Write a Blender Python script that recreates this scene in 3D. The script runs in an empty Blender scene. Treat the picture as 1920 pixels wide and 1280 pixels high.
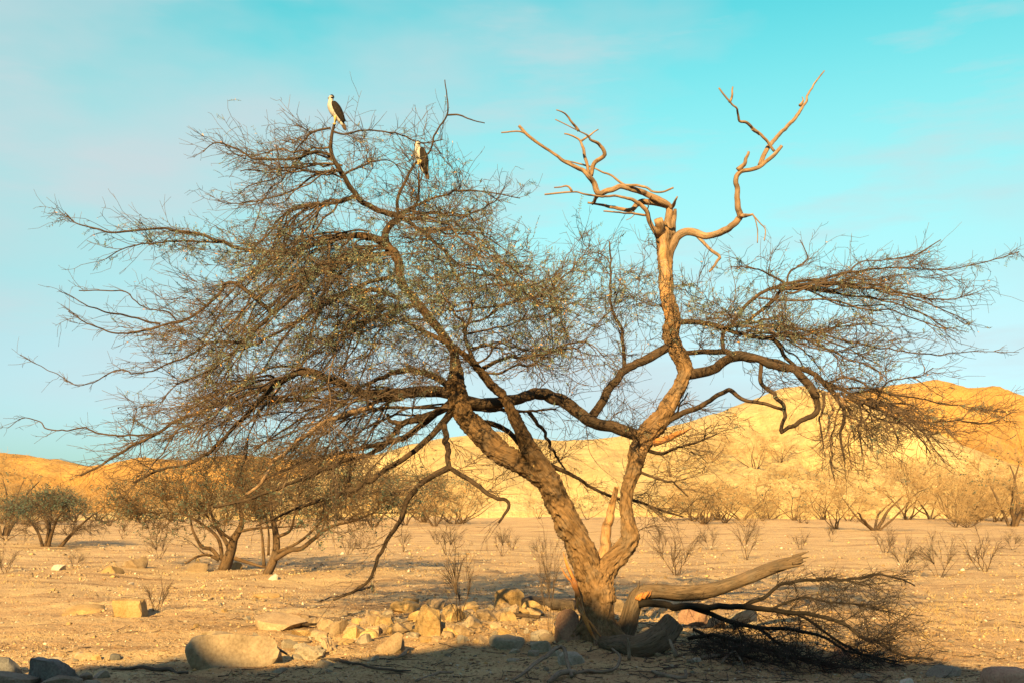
import bpy, math, random
import numpy as np
from mathutils import Vector
random.seed(7)
rng = np.random.default_rng(11)
R = math.radians

# ------------------------------------------------------------------ camera, sky, sun, exposure
scene = bpy.context.scene
col = scene.collection
CAMH, FPX = 1.7, 1867.0
PITCH = math.atan(305 / FPX)
cam_d = bpy.data.cameras.new('camera')
cam = bpy.data.objects.new('camera', cam_d); col.objects.link(cam)
cam.location = (0, 0, CAMH); cam.rotation_euler = (R(90) + PITCH, 0, 0)
cam_d.lens = 35.0; cam_d.sensor_width = 36.0; cam_d.clip_end = 5000
cam_d.dof.use_dof = True; cam_d.dof.focus_distance = 13.2; cam_d.dof.aperture_fstop = 8
scene.camera = cam

SUN_EL, SUN_AZ = R(26), R(14)            # azimuth: degrees to the left of straight behind the camera
tosun = Vector((-math.sin(SUN_AZ) * math.cos(SUN_EL), -math.cos(SUN_AZ) * math.cos(SUN_EL), math.sin(SUN_EL)))
sun_d = bpy.data.lights.new('sun', 'SUN'); sun_d.energy = 5.0; sun_d.angle = R(0.5); sun_d.color = (1.0, 0.63, 0.22)
sun = bpy.data.objects.new('sun', sun_d); col.objects.link(sun)
sun.location = (-20, -60, 40); sun.rotation_euler = tosun.to_track_quat('Z', 'Y').to_euler()

world = bpy.data.worlds.new('World'); scene.world = world; world.use_nodes = True
wn, wl = world.node_tree.nodes, world.node_tree.links
bg = wn['Background']; bg.inputs['Strength'].default_value = 0.06
sky = wn.new('ShaderNodeTexSky'); sky.sky_type = 'NISHITA'; sky.sun_disc = False
sky.sun_elevation = SUN_EL; sky.sun_rotation = math.atan2(tosun.x, tosun.y)
sky.air_density = 1.0; sky.dust_density = 0.3; sky.ozone_density = 1.0
def wmath(op, a, b=None, c=None):
    n = wn.new('ShaderNodeMath'); n.operation = op
    for i, s in enumerate((a, b, c)):
        if s is None: continue
        if isinstance(s, (int, float)): n.inputs[i].default_value = s
        else: wl.new(s, n.inputs[i])
    return n.outputs[0]
def wmix(fac, a, b, blend='MIX'):
    n = wn.new('ShaderNodeMix'); n.data_type = 'RGBA'; n.blend_type = blend
    for sock, s in ((n.inputs[0], fac), (n.inputs[6], a), (n.inputs[7], b)):
        if isinstance(s, (int, float)): sock.default_value = s
        elif isinstance(s, tuple): sock.default_value = (*s, 1)
        else: wl.new(s, sock)
    return n.outputs[2]
tc = wn.new('ShaderNodeTexCoord')
sx = wn.new('ShaderNodeSeparateXYZ'); wl.new(tc.outputs['Generated'], sx.inputs[0])
gr = wn.new('ShaderNodeValToRGB'); gr.color_ramp.interpolation = 'B_SPLINE'; ge = gr.color_ramp.elements       # colour cast of the clear air by height above the horizon
AIR = ((0.0, (.20, .40, .52)), (.055, (.38, .54, .62)), (.11, (.62, .70, .68)), (.17, (.80, .83, .68)), (.25, (.86, 1.17, .83)), (.345, (.90, 1.52, 1.0)), (.44, (.52, 1.66, 1.10)), (.53, (.20, 1.6, 1.1)), (.62, (.7, 1.0, .85)), (.75, (1.7, .72, .72)), (1.0, (2.2, .72, .72)))
for k, (p_, c_) in enumerate(AIR):
    if k >= 2: ge.new(p_)
for el, (p_, c_) in zip(sorted(ge, key=lambda e: e.position), AIR):
    el.position = p_; el.color = (*(v_ / 3 for v_ in c_), 1)
wl.new(sx.outputs['Z'], gr.inputs[0])
tint = wmix(1.0, wmix(1.0, sky.outputs[0], gr.outputs[0], 'MULTIPLY'), (3.0, 3.0, 3.0), 'MULTIPLY')
mp = wn.new('ShaderNodeMapping'); mp.inputs['Scale'].default_value = (1.3, 1.3, 3.2); mp.inputs['Location'].default_value = (4.7, 2.2, 0.5)
wl.new(tc.outputs['Generated'], mp.inputs[0])
nz = wn.new('ShaderNodeTexNoise'); nz.inputs['Scale'].default_value = 1.7; nz.inputs['Detail'].default_value = 5; nz.inputs['Roughness'].default_value = 0.52
wl.new(mp.outputs[0], nz.inputs['Vector'])
cr = wn.new('ShaderNodeValToRGB'); cr.color_ramp.elements[0].position = 0.44; cr.color_ramp.elements[1].position = 0.70
wl.new(nz.outputs['Fac'], cr.inputs[0])
cloudf = wmath('MULTIPLY', cr.outputs[0], 0.8)
mp2 = wn.new('ShaderNodeMapping'); mp2.inputs['Scale'].default_value = (1.6, 1.6, 8.0); mp2.inputs['Location'].default_value = (0.9, 3.1, 0.2); wl.new(tc.outputs['Generated'], mp2.inputs[0])
nz2 = wn.new('ShaderNodeTexNoise'); nz2.inputs['Scale'].default_value = 2.6; nz2.inputs['Detail'].default_value = 7; nz2.inputs['Roughness'].default_value = 0.58; wl.new(mp2.outputs[0], nz2.inputs['Vector'])
cr2 = wn.new('ShaderNodeValToRGB'); cr2.color_ramp.elements[0].position = 0.50; cr2.color_ramp.elements[1].position = 0.72; wl.new(nz2.outputs['Fac'], cr2.inputs[0])
tint = wmix(wmath('MULTIPLY', cr2.outputs[0], 0.6), tint, (3.6, 4.0, 4.15))
skycol = wmix(cloudf, tint, (3.5, 3.95, 4.15))
wl.new(skycol, bg.inputs['Color'])

scene.view_settings.view_transform = 'Standard'; scene.view_settings.look = 'None'
scene.view_settings.exposure = 1.58; scene.view_settings.gamma = 1.0
scene.render.engine = 'CYCLES'
scene.render.resolution_x, scene.render.resolution_y = 1024, 682

# ------------------------------------------------------------------ helpers
cP, sP = math.cos(PITCH), math.sin(PITCH)
def at(px, py, Y):
    """world point seen at a photo pixel, at depth Y"""
    u, v = (px - 960) / FPX, (640 - py) / FPX
    dy = cP - v * sP; t = Y / dy
    return np.array((u * t, Y, CAMH + (v * cP + sP) * t))
def proj(P):
    """photo pixels of world points, used to look up which limb a twig belongs to"""
    P = np.atleast_2d(P); y = P[:, 1]; z = P[:, 2] - CAMH
    f = y * cP + z * sP; upv = -y * sP + z * cP
    return np.stack((960 + FPX * P[:, 0] / f, 640 - FPX * upv / f), 1)

def _h(ix, iy, iz, seed):
    h = (ix.astype(np.uint32) * np.uint32(374761393)) ^ (iy.astype(np.uint32) * np.uint32(668265263)) ^ (iz.astype(np.uint32) * np.uint32(2147483647)) ^ np.uint32((seed * 974711) & 0xffffffff)
    h = (h ^ (h >> np.uint32(13))) * np.uint32(1274126177)
    h = (h ^ (h >> np.uint32(16))) * np.uint32(2246822519)
    return ((h ^ (h >> np.uint32(15))) & np.uint32(0xffffff)).astype(np.float64) / 0xffffff
def vnoise(P, seed=0):
    P = np.asarray(P, float); i = np.floor(P).astype(np.int64); f = P - i; f = f * f * (3 - 2 * f)
    o = 0
    for dx in (0, 1):
        for dy in (0, 1):
            for dz in (0, 1):
                w = (f[:, 0] if dx else 1 - f[:, 0]) * (f[:, 1] if dy else 1 - f[:, 1]) * (f[:, 2] if dz else 1 - f[:, 2])
                o = o + w * _h(i[:, 0] + dx, i[:, 1] + dy, i[:, 2] + dz, seed)
    return o * 2 - 1
def fbm(P, octaves=4, seed=0, gain=0.5):
    P = np.asarray(P, float); a, o = 1.0, 0
    for k in range(octaves):
        o = o + a * vnoise(P * 2 ** k + 17.3 * k, seed + k); a *= gain
    return o
def sstep(a, b, x):
    t = np.clip((x - a) / (b - a), 0, 1); return t * t * (3 - 2 * t)
def nrm(v):
    return v / np.maximum(np.linalg.norm(v, axis=-1, keepdims=True), 1e-9)

def terrain(x, y):
    x = np.atleast_1d(np.asarray(x, float)); y = np.atleast_1d(np.asarray(y, float))
    P = np.stack((x, y, np.zeros_like(x)), 1)
    near = np.exp(-((y - 14) / 30.0) ** 2)
    z = 0.10 * fbm(P * 0.28, 3, 3) * (1 - np.exp(-((y - 6) / 8.0) ** 2) * 0.5)
    z += near * (0.034 * fbm(P * 1.5, 4, 5) + 0.016 * fbm(P * 6.0, 3, 9))
    z += 0.13 * np.exp(-((x + 0.6) / 3.4) ** 2 - ((y - 13.6) / 1.0) ** 2)          # low berm the rubble lies on
    z += 0.10 * np.exp(-((x - 1.15) / 0.9) ** 2 - ((y - 13.0) / 0.8) ** 2)
    z += 0.25 * sstep(22, 60, y) * fbm(P * 0.06, 2, 21)
    # unseen bank added behind the camera, its crest shaped to shade the foreground
    edge = np.interp(x, [-40, -14, -11.8, -10.3, -8.3, -7.6, -7.0, -6.2, -5.2, -4.4, -3.3, -2.0, -0.8, 6, 40], [10.3, 9.6, 9.8, 10.15, 9.85, 10.1, 10.35, 10.6, 10.8, 10.85, 10.7, 10.15, 9.6, 10.2, 10.4])
    edge = edge + 0.22 * vnoise(P * 0.9 + 4, 31) + 0.12 * vnoise(P * 2.3, 33) + 0.12 * vnoise(P * np.array((5.0, 0, 0)), 37) + 0.07 * vnoise(P * np.array((13.0, 0, 0)), 38)
    z += edge * 1.27 * sstep(-5, -14.0, y + 0.6 * vnoise(P * 0.4, 35))
    return z
GRID = {}
def zat(x, y):
    if 'gx' not in GRID: return terrain(x, y)
    x = np.atleast_1d(np.asarray(x, float)); y = np.atleast_1d(np.asarray(y, float)); a, b, Z = GRID['gx'], GRID['gy'], GRID['Z']
    i = np.clip(np.searchsorted(a, x) - 1, 0, len(a) - 2); j = np.clip(np.searchsorted(b, y) - 1, 0, len(b) - 2)
    u = (x - a[i]) / (a[i + 1] - a[i]); v = (y - b[j]) / (b[j + 1] - b[j])
    return (Z[j, i] * (1 - u) + Z[j, i + 1] * u) * (1 - v) + (Z[j + 1, i] * (1 - u) + Z[j + 1, i + 1] * u) * v
def gpt(px, py):
    """ground point under a photo pixel"""
    Y = CAMH * FPX / max(py - 945, 8)
    for _ in range(25):
        p = at(px, py, Y); h = float(zat(p[0], p[1])[0])
        u = (CAMH - h) / (CAMH - p[2]) if p[2] < CAMH - 1e-3 else 1
        Y *= 1 + 0.7 * (u - 1)
    p = at(px, py, Y); p[2] = float(zat(p[0], p[1])[0]); return p

# materials --------------------------------------------------------
def mat(name):
    m = bpy.data.materials.new(name); m.use_nodes = True
    n, l = m.node_tree.nodes, m.node_tree.links
    return m, n, l, n['Principled BSDF']
def node_noise(n, l, vec, scale, detail=4, rough=0.55):
    t = n.new('ShaderNodeTexNoise'); t.inputs['Scale'].default_value = scale
    t.inputs['Detail'].default_value = detail; t.inputs['Roughness'].default_value = rough
    if vec is not None: l.new(vec, t.inputs['Vector'])
    return t.outputs['Fac']
def ramp(n, l, fac, stops):
    r = n.new('ShaderNodeValToRGB'); e = r.color_ramp.elements
    while len(e) < len(stops): e.new(0.5)
    for el, (p, c) in zip(e, stops):
        el.position = p; el.color = (*c, 1) if len(c) == 3 else c
    l.new(fac, r.inputs[0]); return r.outputs[0]
def mix(n, l, fac, a, b, blend='MIX'):
    m = n.new('ShaderNodeMix'); m.data_type = 'RGBA'; m.blend_type = blend
    for sock, s in ((m.inputs[0], fac), (m.inputs[6], a), (m.inputs[7], b)):
        if isinstance(s, (int, float)): sock.default_value = s
        elif isinstance(s, tuple): sock.default_value = (*s, 1)
        else: l.new(s, sock)
    return m.outputs[2]
def bump(n, l, b, h, strength, dist):
    k = n.new('ShaderNodeBump'); k.inputs['Strength'].default_value = strength; k.inputs['Distance'].default_value = dist
    l.new(h, k.inputs['Height']); l.new(k.outputs[0], b.inputs['Normal'])
def mathn(n, l, op, a, b=None):
    m = n.new('ShaderNodeMath'); m.operation = op
    for i, s in enumerate((a, b)):
        if s is None: continue
        if isinstance(s, (int, float)): m.inputs[i].default_value = s
        else: l.new(s, m.inputs[i])
    return m.outputs[0]

def bark_mat(name, dark, midc, light, freq=26, bstr=0.9, bdist=0.02, thin_dark=False):
    m, n, l, b = mat(name)
    a = n.new('ShaderNodeAttribute'); a.attribute_name = 'q'
    o = n.new('ShaderNodeTexCoord').outputs['Object']
    f = node_noise(n, l, a.outputs['Vector'], freq, 6, 0.62)
    g = node_noise(n, l, o, 3.0, 3)
    c = ramp(n, l, f, [(0.30, dark), (0.5, midc), (0.72, light)])
    c2 = ramp(n, l, g, [(0.3, tuple(x * 0.8 for x in midc)), (0.7, tuple(min(1, x * 1.15) for x in light))])
    c3 = mix(n, l, 0.35, c, c2)
    pf = ramp(n, l, node_noise(n, l, o, 5.5, 5, 0.65), [(0.48, (0, 0, 0)), (0.64, (0.75, 0.75, 0.75))])
    gy_ = sum(midc) / 3 * 1.15
    c3 = mix(n, l, pf, c3, mix(n, l, 0.5, c, (gy_ * 1.05, gy_, gy_ * 0.94)))
    ck = ramp(n, l, node_noise(n, l, a.outputs['Vector'], freq * 2.6, 3, 0.7), [(0.34, (0.35, 0.33, 0.3)), (0.46, (1, 1, 1))])
    c4 = mix(n, l, 1.0, c3, ck, 'MULTIPLY')
    if thin_dark:                                   # darker colour on the thin parts of the two left stems
        ya = n.new('ShaderNodeAttribute'); ya.attribute_name = 'thin_dark'
        c4 = mix(n, l, ya.outputs['Fac'], c4, mix(n, l, 1.0, c4, (0.42, 0.42, 0.45), 'MULTIPLY'))
    l.new(c4, b.inputs['Base Color'])
    b.inputs['Roughness'].default_value = 0.9; b.inputs['Specular IOR Level'].default_value = 0.2
    bump(n, l, b, f, bstr, bdist)
    return m
def plain_mat(name, c1, c2, scale=6, rough=0.9, island=False, stops=None, spec=0.2):
    m, n, l, b = mat(name)
    if island:
        g = n.new('ShaderNodeNewGeometry').outputs['Random Per Island']
        c = ramp(n, l, g, stops)
        o = n.new('ShaderNodeTexCoord').outputs['Object']
        c = mix(n, l, 0.35, c, ramp(n, l, node_noise(n, l, o, scale, 4), [(0.3, c1), (0.7, c2)]))
    else:
        o = n.new('ShaderNodeTexCoord').outputs['Object']
        c = ramp(n, l, node_noise(n, l, o, scale, 4), [(0.3, c1), (0.7, c2)])
    l.new(c, b.inputs['Base Color']); b.inputs['Roughness'].default_value = rough
    b.inputs['Specular IOR Level'].default_value = spec
    return m

M = {}
M['bark'] = bark_mat('bark', (0.05, 0.03, 0.017), (0.15, 0.094, 0.05), (0.28, 0.182, 0.1), thin_dark=True)
M['limb'] = bark_mat('limb_bark', (0.014, 0.0105, 0.008), (0.046, 0.032, 0.023), (0.105, 0.072, 0.05), 34, 0.6, 0.012)
M['twig'] = plain_mat('twig', (0.042, 0.031, 0.024), (0.145, 0.105, 0.077), 4)
M['dead'] = bark_mat('dead_wood', (0.06, 0.04, 0.027), (0.20, 0.13, 0.08), (0.36, 0.25, 0.165), 40, 1.0, 0.012)
M['bare'] = bark_mat('debarked_wood', (0.14, 0.07, 0.03), (0.34, 0.19, 0.085), (0.46, 0.30, 0.16), 30, 0.5, 0.01)
M['torn'] = bark_mat('torn_wood', (0.22, 0.075, 0.022), (0.42, 0.17, 0.05), (0.5, 0.26, 0.09), 40, 0.5, 0.008)
M['grey_wood'] = bark_mat('grey_wood', (0.055, 0.042, 0.033), (0.165, 0.128, 0.1), (0.32, 0.26, 0.21), 40, 0.8, 0.01)
M['dark_wood'] = bark_mat('dark_wood', (0.025, 0.02, 0.017), (0.065, 0.052, 0.044), (0.12, 0.095, 0.078), 40, 0.7, 0.01)
M['log_bark'] = bark_mat('log_bark', (0.035, 0.025, 0.018), (0.10, 0.072, 0.05), (0.19, 0.14, 0.098), 30, 1.0, 0.02)
M['shaded_wood'] = bark_mat('shaded_wood', (0.007, 0.006, 0.0055), (0.018, 0.015, 0.013), (0.036, 0.03, 0.026), 40, 0.7, 0.01)  # dead wood with the shade on the fallen boughs put into its colour
M['mid_twig'] = plain_mat('mid_twig', (0.05, 0.033, 0.02), (0.15, 0.098, 0.056), 4)
M['brush'] = plain_mat('brush_twig', (0.018, 0.015, 0.014), (0.055, 0.044, 0.038), 5)
M['leaf'] = plain_mat('leaf', (0.075, 0.105, 0.095), (0.13, 0.16, 0.13), 9, 0.7, True,
                      [(0.0, (0.07, 0.12, 0.11)), (0.5, (0.105, 0.16, 0.14)), (0.86, (0.16, 0.205, 0.16)), (0.92, (0.38, 0.25, 0.08)), (1.0, (0.46, 0.31, 0.11))])
M['deadleaf'] = plain_mat('dry_leaf', (0.30, 0.15, 0.05), (0.42, 0.24, 0.09), 9, 0.8, True,
                      [(0.0, (0.34, 0.16, 0.05)), (0.5, (0.55, 0.28, 0.08)), (1.0, (0.62, 0.42, 0.2))])
M['far_leaf'] = plain_mat('scrub_leaf', (0.04, 0.068, 0.06), (0.075, 0.105, 0.085), 2, 0.8, True,
                      [(0.0, (0.04, 0.066, 0.058)), (0.6, (0.068, 0.098, 0.08)), (1.0, (0.115, 0.13, 0.09))])
M['far_twig'] = plain_mat('scrub_twig', (0.25, 0.165, 0.08), (0.42, 0.30, 0.16), 2)
M['scrub_bark'] = bark_mat('scrub_bark', (0.03, 0.02, 0.013), (0.085, 0.055, 0.033), (0.16, 0.105, 0.062), 30, 0.6, 0.01)

def stone_mat(name, dark, midc, light, scale=5.0):
    m, n, l, b = mat(name)
    tcn = n.new('ShaderNodeTexCoord'); oi = n.new('ShaderNodeObjectInfo')
    off = n.new('ShaderNodeVectorMath'); off.operation = 'ADD'; l.new(tcn.outputs['Object'], off.inputs[0])
    mul = n.new('ShaderNodeVectorMath'); mul.operation = 'SCALE'; mul.inputs[0].default_value = (17, 31, 11); l.new(oi.outputs['Random'], mul.inputs['Scale'])
    l.new(mul.outputs[0], off.inputs[1]); v = off.outputs[0]
    f = node_noise(n, l, v, scale, 6, 0.6); g = node_noise(n, l, v, scale * 9, 4, 0.7)
    c = ramp(n, l, f, [(0.28, dark), (0.5, midc), (0.74, light)])
    c = mix(n, l, 0.4, c, ramp(n, l, g, [(0.35, tuple(x * 0.75 for x in dark)), (0.6, light)]))
    br = n.new('ShaderNodeMapRange'); br.inputs['To Min'].default_value = 0.62; br.inputs['To Max'].default_value = 1.15; l.new(oi.outputs['Random'], br.inputs[0])
    hs = n.new('ShaderNodeHueSaturation'); l.new(c, hs.inputs['Color']); l.new(br.outputs[0], hs.inputs['Value'])
    l.new(hs.outputs[0], b.inputs['Base Color'])
    b.inputs['Roughness'].default_value = 0.92; b.inputs['Specular IOR Level'].default_value = 0.2
    bump(n, l, b, mathn(n, l, 'ADD', f, mathn(n, l, 'MULTIPLY', g, 0.35)), 0.8, 0.03)
    return m
M['stone_tan'] = stone_mat('tan_stone', (0.19, 0.135, 0.085), (0.31, 0.232, 0.155), (0.42, 0.33, 0.235))
M['stone_ochre'] = stone_mat('ochre_stone', (0.25, 0.155, 0.06), (0.40, 0.275, 0.13), (0.50, 0.38, 0.22))
M['stone_grey'] = stone_mat('grey_stone', (0.16, 0.138, 0.11), (0.27, 0.235, 0.19), (0.37, 0.33, 0.275))
M['stone_buff'] = stone_mat('buff_stone', (0.19, 0.145, 0.095), (0.32, 0.25, 0.175), (0.43, 0.355, 0.26), 3.0)
M['stone_dark'] = stone_mat('dark_stone', (0.06, 0.062, 0.066), (0.11, 0.112, 0.118), (0.19, 0.19, 0.19))
M['stone_red'] = stone_mat('reddish_stone', (0.2, 0.11, 0.085), (0.31, 0.19, 0.145), (0.42, 0.28, 0.2))
M['stone_pale'] = stone_mat('pale_stone', (0.32, 0.285, 0.24), (0.46, 0.42, 0.37), (0.6, 0.56, 0.5))
M['pebble'] = plain_mat('pebble', (0.26, 0.19, 0.12), (0.46, 0.35, 0.23), 8, 0.9, True,
    [(0.0, (0.05, 0.04, 0.032)), (0.2, (0.13, 0.095, 0.065)), (0.4, (0.30, 0.225, 0.15)), (0.65, (0.46, 0.35, 0.22)), (0.8, (0.46, 0.28, 0.1)), (0.88, (0.30, 0.27, 0.24)), (1.0, (0.72, 0.66, 0.57))])
M['litter'] = plain_mat('litter', (0.10, 0.06, 0.035), (0.26, 0.16, 0.09), 8, 0.9, True,
    [(0.0, (0.05, 0.035, 0.025)), (0.5, (0.16, 0.09, 0.05)), (0.85, (0.32, 0.19, 0.1)), (1.0, (0.42, 0.36, 0.3))])

def sand_mat():
    m, n, l, b = mat('sand')
    o = n.new('ShaderNodeTexCoord').outputs['Object']
    big = node_noise(n, l, o, 0.35, 5, 0.6); med = node_noise(n, l, o, 2.6, 5, 0.62); fine = node_noise(n, l, o, 26, 4, 0.7); vf = node_noise(n, l, o, 90, 3, 0.7)
    c = ramp(n, l, big, [(0.32, (0.387, 0.262, 0.137)), (0.5, (0.495, 0.347, 0.192)), (0.7, (0.559, 0.403, 0.228))])
    c = mix(n, l, 0.45, c, ramp(n, l, med, [(0.3, (0.269, 0.190, 0.112)), (0.5, (0.495, 0.352, 0.196)), (0.72, (0.581, 0.427, 0.249))]))
    c = mix(n, l, 0.5, c, ramp(n, l, fine, [(0.36, (0.183, 0.128, 0.076)), (0.5, (0.495, 0.356, 0.202)), (0.68, (0.667, 0.494, 0.289))]))
    c = mix(n, l, 0.35, c, ramp(n, l, vf, [(0.36, (0.129, 0.090, 0.054)), (0.5, (0.495, 0.360, 0.209)), (0.66, (0.736, 0.598, 0.369))]))
    mp_ = n.new('ShaderNodeMapping'); mp_.inputs['Scale'].default_value = (0.22, 0.9, 1); l.new(o, mp_.inputs[0])
    sk = node_noise(n, l, mp_.outputs[0], 1.3, 6, 0.68)
    c = mix(n, l, 1.0, c, ramp(n, l, sk, [(0.33, (0.500, 0.466, 0.484)), (0.46, (0.960, 0.921, 0.958)), (0.64, (1.18, 1.24, 1.28))]), 'MULTIPLY')
    l.new(c, b.inputs['Base Color']); b.inputs['Roughness'].default_value = 0.95; b.inputs['Specular IOR Level'].default_value = 0.1
    hh = mathn(n, l, 'ADD', mathn(n, l, 'MULTIPLY', med, 1.2), mathn(n, l, 'ADD', mathn(n, l, 'MULTIPLY', fine, 0.5), mathn(n, l, 'MULTIPLY', vf, 0.2)))
    bump(n, l, b, hh, 1.0, 0.10)
    return m
M['sand'] = sand_mat()
def hill_mat(name, c1, c2, c3, gscale=0.05):
    m, n, l, b = mat(name)
    o = n.new('ShaderNodeTexCoord').outputs['Object']
    big = node_noise(n, l, o, gscale, 5, 0.6); med = node_noise(n, l, o, gscale * 10, 5, 0.65); fine = node_noise(n, l, o, gscale * 60, 4, 0.7)
    c = ramp(n, l, big, [(0.38, c1), (0.5, c2), (0.62, c3)])
    c = mix(n, l, 0.35, c, ramp(n, l, med, [(0.3, tuple(x * 0.75 for x in c1)), (0.6, c3)]))
    c = mix(n, l, 0.25, c, ramp(n, l, fine, [(0.3, tuple(x * 0.55 for x in c1)), (0.55, c3)]))
    def strch(sc):
        mp_ = n.new('ShaderNodeMapping'); mp_.inputs['Scale'].default_value = sc; l.new(o, mp_.inputs[0]); return mp_.outputs[0]
    st = node_noise(n, l, strch((0.03, 0.03, 0.9)), 1.0, 5, 0.65); vk = node_noise(n, l, strch((0.55, 0.05, 0.06)), 1.0, 5, 0.7)
    c = mix(n, l, 0.3, c, ramp(n, l, st, [(0.36, tuple(x * 0.5 for x in c1)), (0.5, c2), (0.62, c3)]))
    c = mix(n, l, 0.2, c, ramp(n, l, vk, [(0.38, tuple(x * 0.42 for x in c1)), (0.5, c2), (0.66, c3)]))
    l.new(c, b.inputs['Base Color']); b.inputs['Roughness'].default_value = 0.95; b.inputs['Specular IOR Level'].default_value = 0.1
    bump(n, l, b, mathn(n, l, 'ADD', mathn(n, l, 'ADD', med, mathn(n, l, 'MULTIPLY', vk, 0.8)), mathn(n, l, 'MULTIPLY', fine, 0.3)), 0.8, 1.2)
    return m
M['hill_pale'] = hill_mat('pale_sandstone', (0.35, 0.245, 0.11), (0.49, 0.365, 0.18), (0.59, 0.475, 0.26))
M['hill_orange'] = hill_mat('orange_sandstone', (0.29, 0.155, 0.05), (0.44, 0.245, 0.075), (0.53, 0.33, 0.12))

# objects ----------------------------------------------------------
def link(name, mesh, m=None, parent=None):
    if m is not None: mesh.materials.append(m)
    o = bpy.data.objects.new(name, mesh); col.objects.link(o)
    if parent is not None: o.parent = parent
    return o
def empty(name, loc=(0, 0, 0)):
    o = bpy.data.objects.new(name, None); o.empty_display_size = 0.2; o.location = loc; col.objects.link(o); return o
def tag(o, label, cat, group=None):
    o['label'] = label; o['category'] = cat
    if group: o['group'] = group
    return o
def mesh_np(name, V, F, q=None, smooth=True):
    """F: (n,k) index array or list of such"""
    Fs = F if isinstance(F, list) else [F]
    me = bpy.data.meshes.new(name)
    V = np.asarray(V, np.float32)
    me.vertices.add(len(V)); me.vertices.foreach_set('co', V.ravel())
    loops = np.concatenate([f.ravel() for f in Fs]).astype(np.int32)
    tot = np.concatenate([np.full(len(f), f.shape[1], np.int32) for f in Fs])
    me.loops.add(len(loops)); me.loops.foreach_set('vertex_index', loops)
    me.polygons.add(len(tot)); me.polygons.foreach_set('loop_start', np.concatenate(([0], np.cumsum(tot)[:-1])).astype(np.int32))
    me.update(calc_edges=True)
    if smooth: me.polygons.foreach_set('use_smooth', np.ones(len(tot), bool))
    if q is not None:
        a = me.attributes.new('q', 'FLOAT_VECTOR', 'POINT'); a.data.foreach_set('vector', np.asarray(q, np.float32).ravel())
    me.validate(); return me

class Tubes:
    def __init__(self): self.V, self.F, self.T, self.Q, self.n = [], [], [], [], 0
    def batch(self, P, rad, sides=3, cap=True, rough=0.0, seed=0):
        P = np.asarray(P, float); rad = np.asarray(rad, float)
        if P.ndim == 2: P = P[None]; rad = rad[None]
        Mn, N, _ = P.shape
        if Mn == 0: return
        t = np.gradient(P, axis=1); t = nrm(t)
        mt = nrm(t.mean(1)); ref = np.zeros((Mn, 3)); k = np.argmin(np.abs(mt), 1); ref[np.arange(Mn), k] = 1
        u = nrm(np.cross(t, ref[:, None, :])); v = np.cross(t, u)
        s = np.concatenate((np.zeros((Mn, 1)), np.cumsum(np.linalg.norm(np.diff(P, axis=1), axis=2), 1)), 1)
        th = np.arange(sides) / sides * 2 * math.pi
        ring = np.cos(th)[None, None, :, None] * u[:, :, None, :] + np.sin(th)[None, None, :, None] * v[:, :, None, :]
        rr = np.repeat(rad[:, :, None], sides, 2)
        q = np.stack((np.cos(th)[None, None, :] * rr, np.sin(th)[None, None, :] * rr, np.repeat((s * 0.14)[:, :, None], sides, 2)), -1) + (P[:, :1, None, :] * 3.7)
        if rough > 0:
            rr = rr * (1 + rough * fbm(q.reshape(-1, 3) * (9 if sides > 6 else 14), 3, seed).reshape(rr.shape))
        V = P[:, :, None, :] + ring * rr[..., None]
        base = self.n + np.arange(Mn)[:, None, None] * N * sides
        i = np.arange(N - 1)[None, :, None] * sides; j = np.arange(sides)[None, None, :]; j2 = (j + 1) % sides
        F = np.stack((base + i + j, base + i + j2, base + i + sides + j2, base + i + sides + j), -1).reshape(-1, 4)
        self.V.append(V.reshape(-1, 3)); self.F.append(F); self.Q.append(q.reshape(-1, 3)); self.n += Mn * N * sides
        if cap:
            if sides == 3:
                self.T.append(np.stack((base[:, 0, 0] + (N - 1) * 3, base[:, 0, 0] + (N - 1) * 3 + 1, base[:, 0, 0] + (N - 1) * 3 + 2), 1))
            else:
                for e, off in ((0, 0), (1, (N - 1) * sides)):
                    cen = P[:, 0] if e == 0 else P[:, -1]
                    self.V.append(cen); self.Q.append(q.reshape(Mn, N, sides, 3)[:, 0 if e == 0 else -1, 0])
                    ci = self.n + np.arange(Mn)[:, None] + 0 * j[0]
                    a = base[:, 0] + off + j[0]; b2 = base[:, 0] + off + j2[0]
                    self.T.append(np.stack((ci, b2, a) if e == 0 else (ci, a, b2), -1).reshape(-1, 3)); self.n += Mn
    def mesh(self, name):
        F = [np.concatenate(self.F)] + ([np.concatenate(self.T)] if self.T else [])
        return mesh_np(name, np.concatenate(self.V), F, np.concatenate(self.Q))
    def build(self, name, m, parent=None): return link(name, self.mesh(name), m, parent)

def spline(P, n):
    """Catmull-Rom through the points, n samples evenly spread along the length"""
    P = np.asarray(P, float)
    if len(P) == 2: P = np.stack((P[0], (P[0] + P[1]) / 2, P[1]))
    E = np.concatenate((2 * P[:1] - P[1:2], P, 2 * P[-1:] - P[-2:-1])); out = []
    for i in range(1, len(E) - 2):
        t = np.linspace(0, 1, 8, endpoint=False)[:, None]; a, b, c, d = E[i - 1], E[i], E[i + 1], E[i + 2]
        out.append(0.5 * (2 * b + (c - a) * t + (2 * a - 5 * b + 4 * c - d) * t ** 2 + (3 * b - a - 3 * c + d) * t ** 3))
    S = np.concatenate(out + [P[-1:]]); L = np.concatenate(([0], np.cumsum(np.linalg.norm(np.diff(S[:, :3], axis=0), axis=1))))
    w = np.linspace(0, L[-1], n); return np.stack([np.interp(w, L, S[:, k]) for k in range(S.shape[1])], 1)
def length(P): return float(np.linalg.norm(np.diff(P, axis=0), axis=1).sum())

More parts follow.
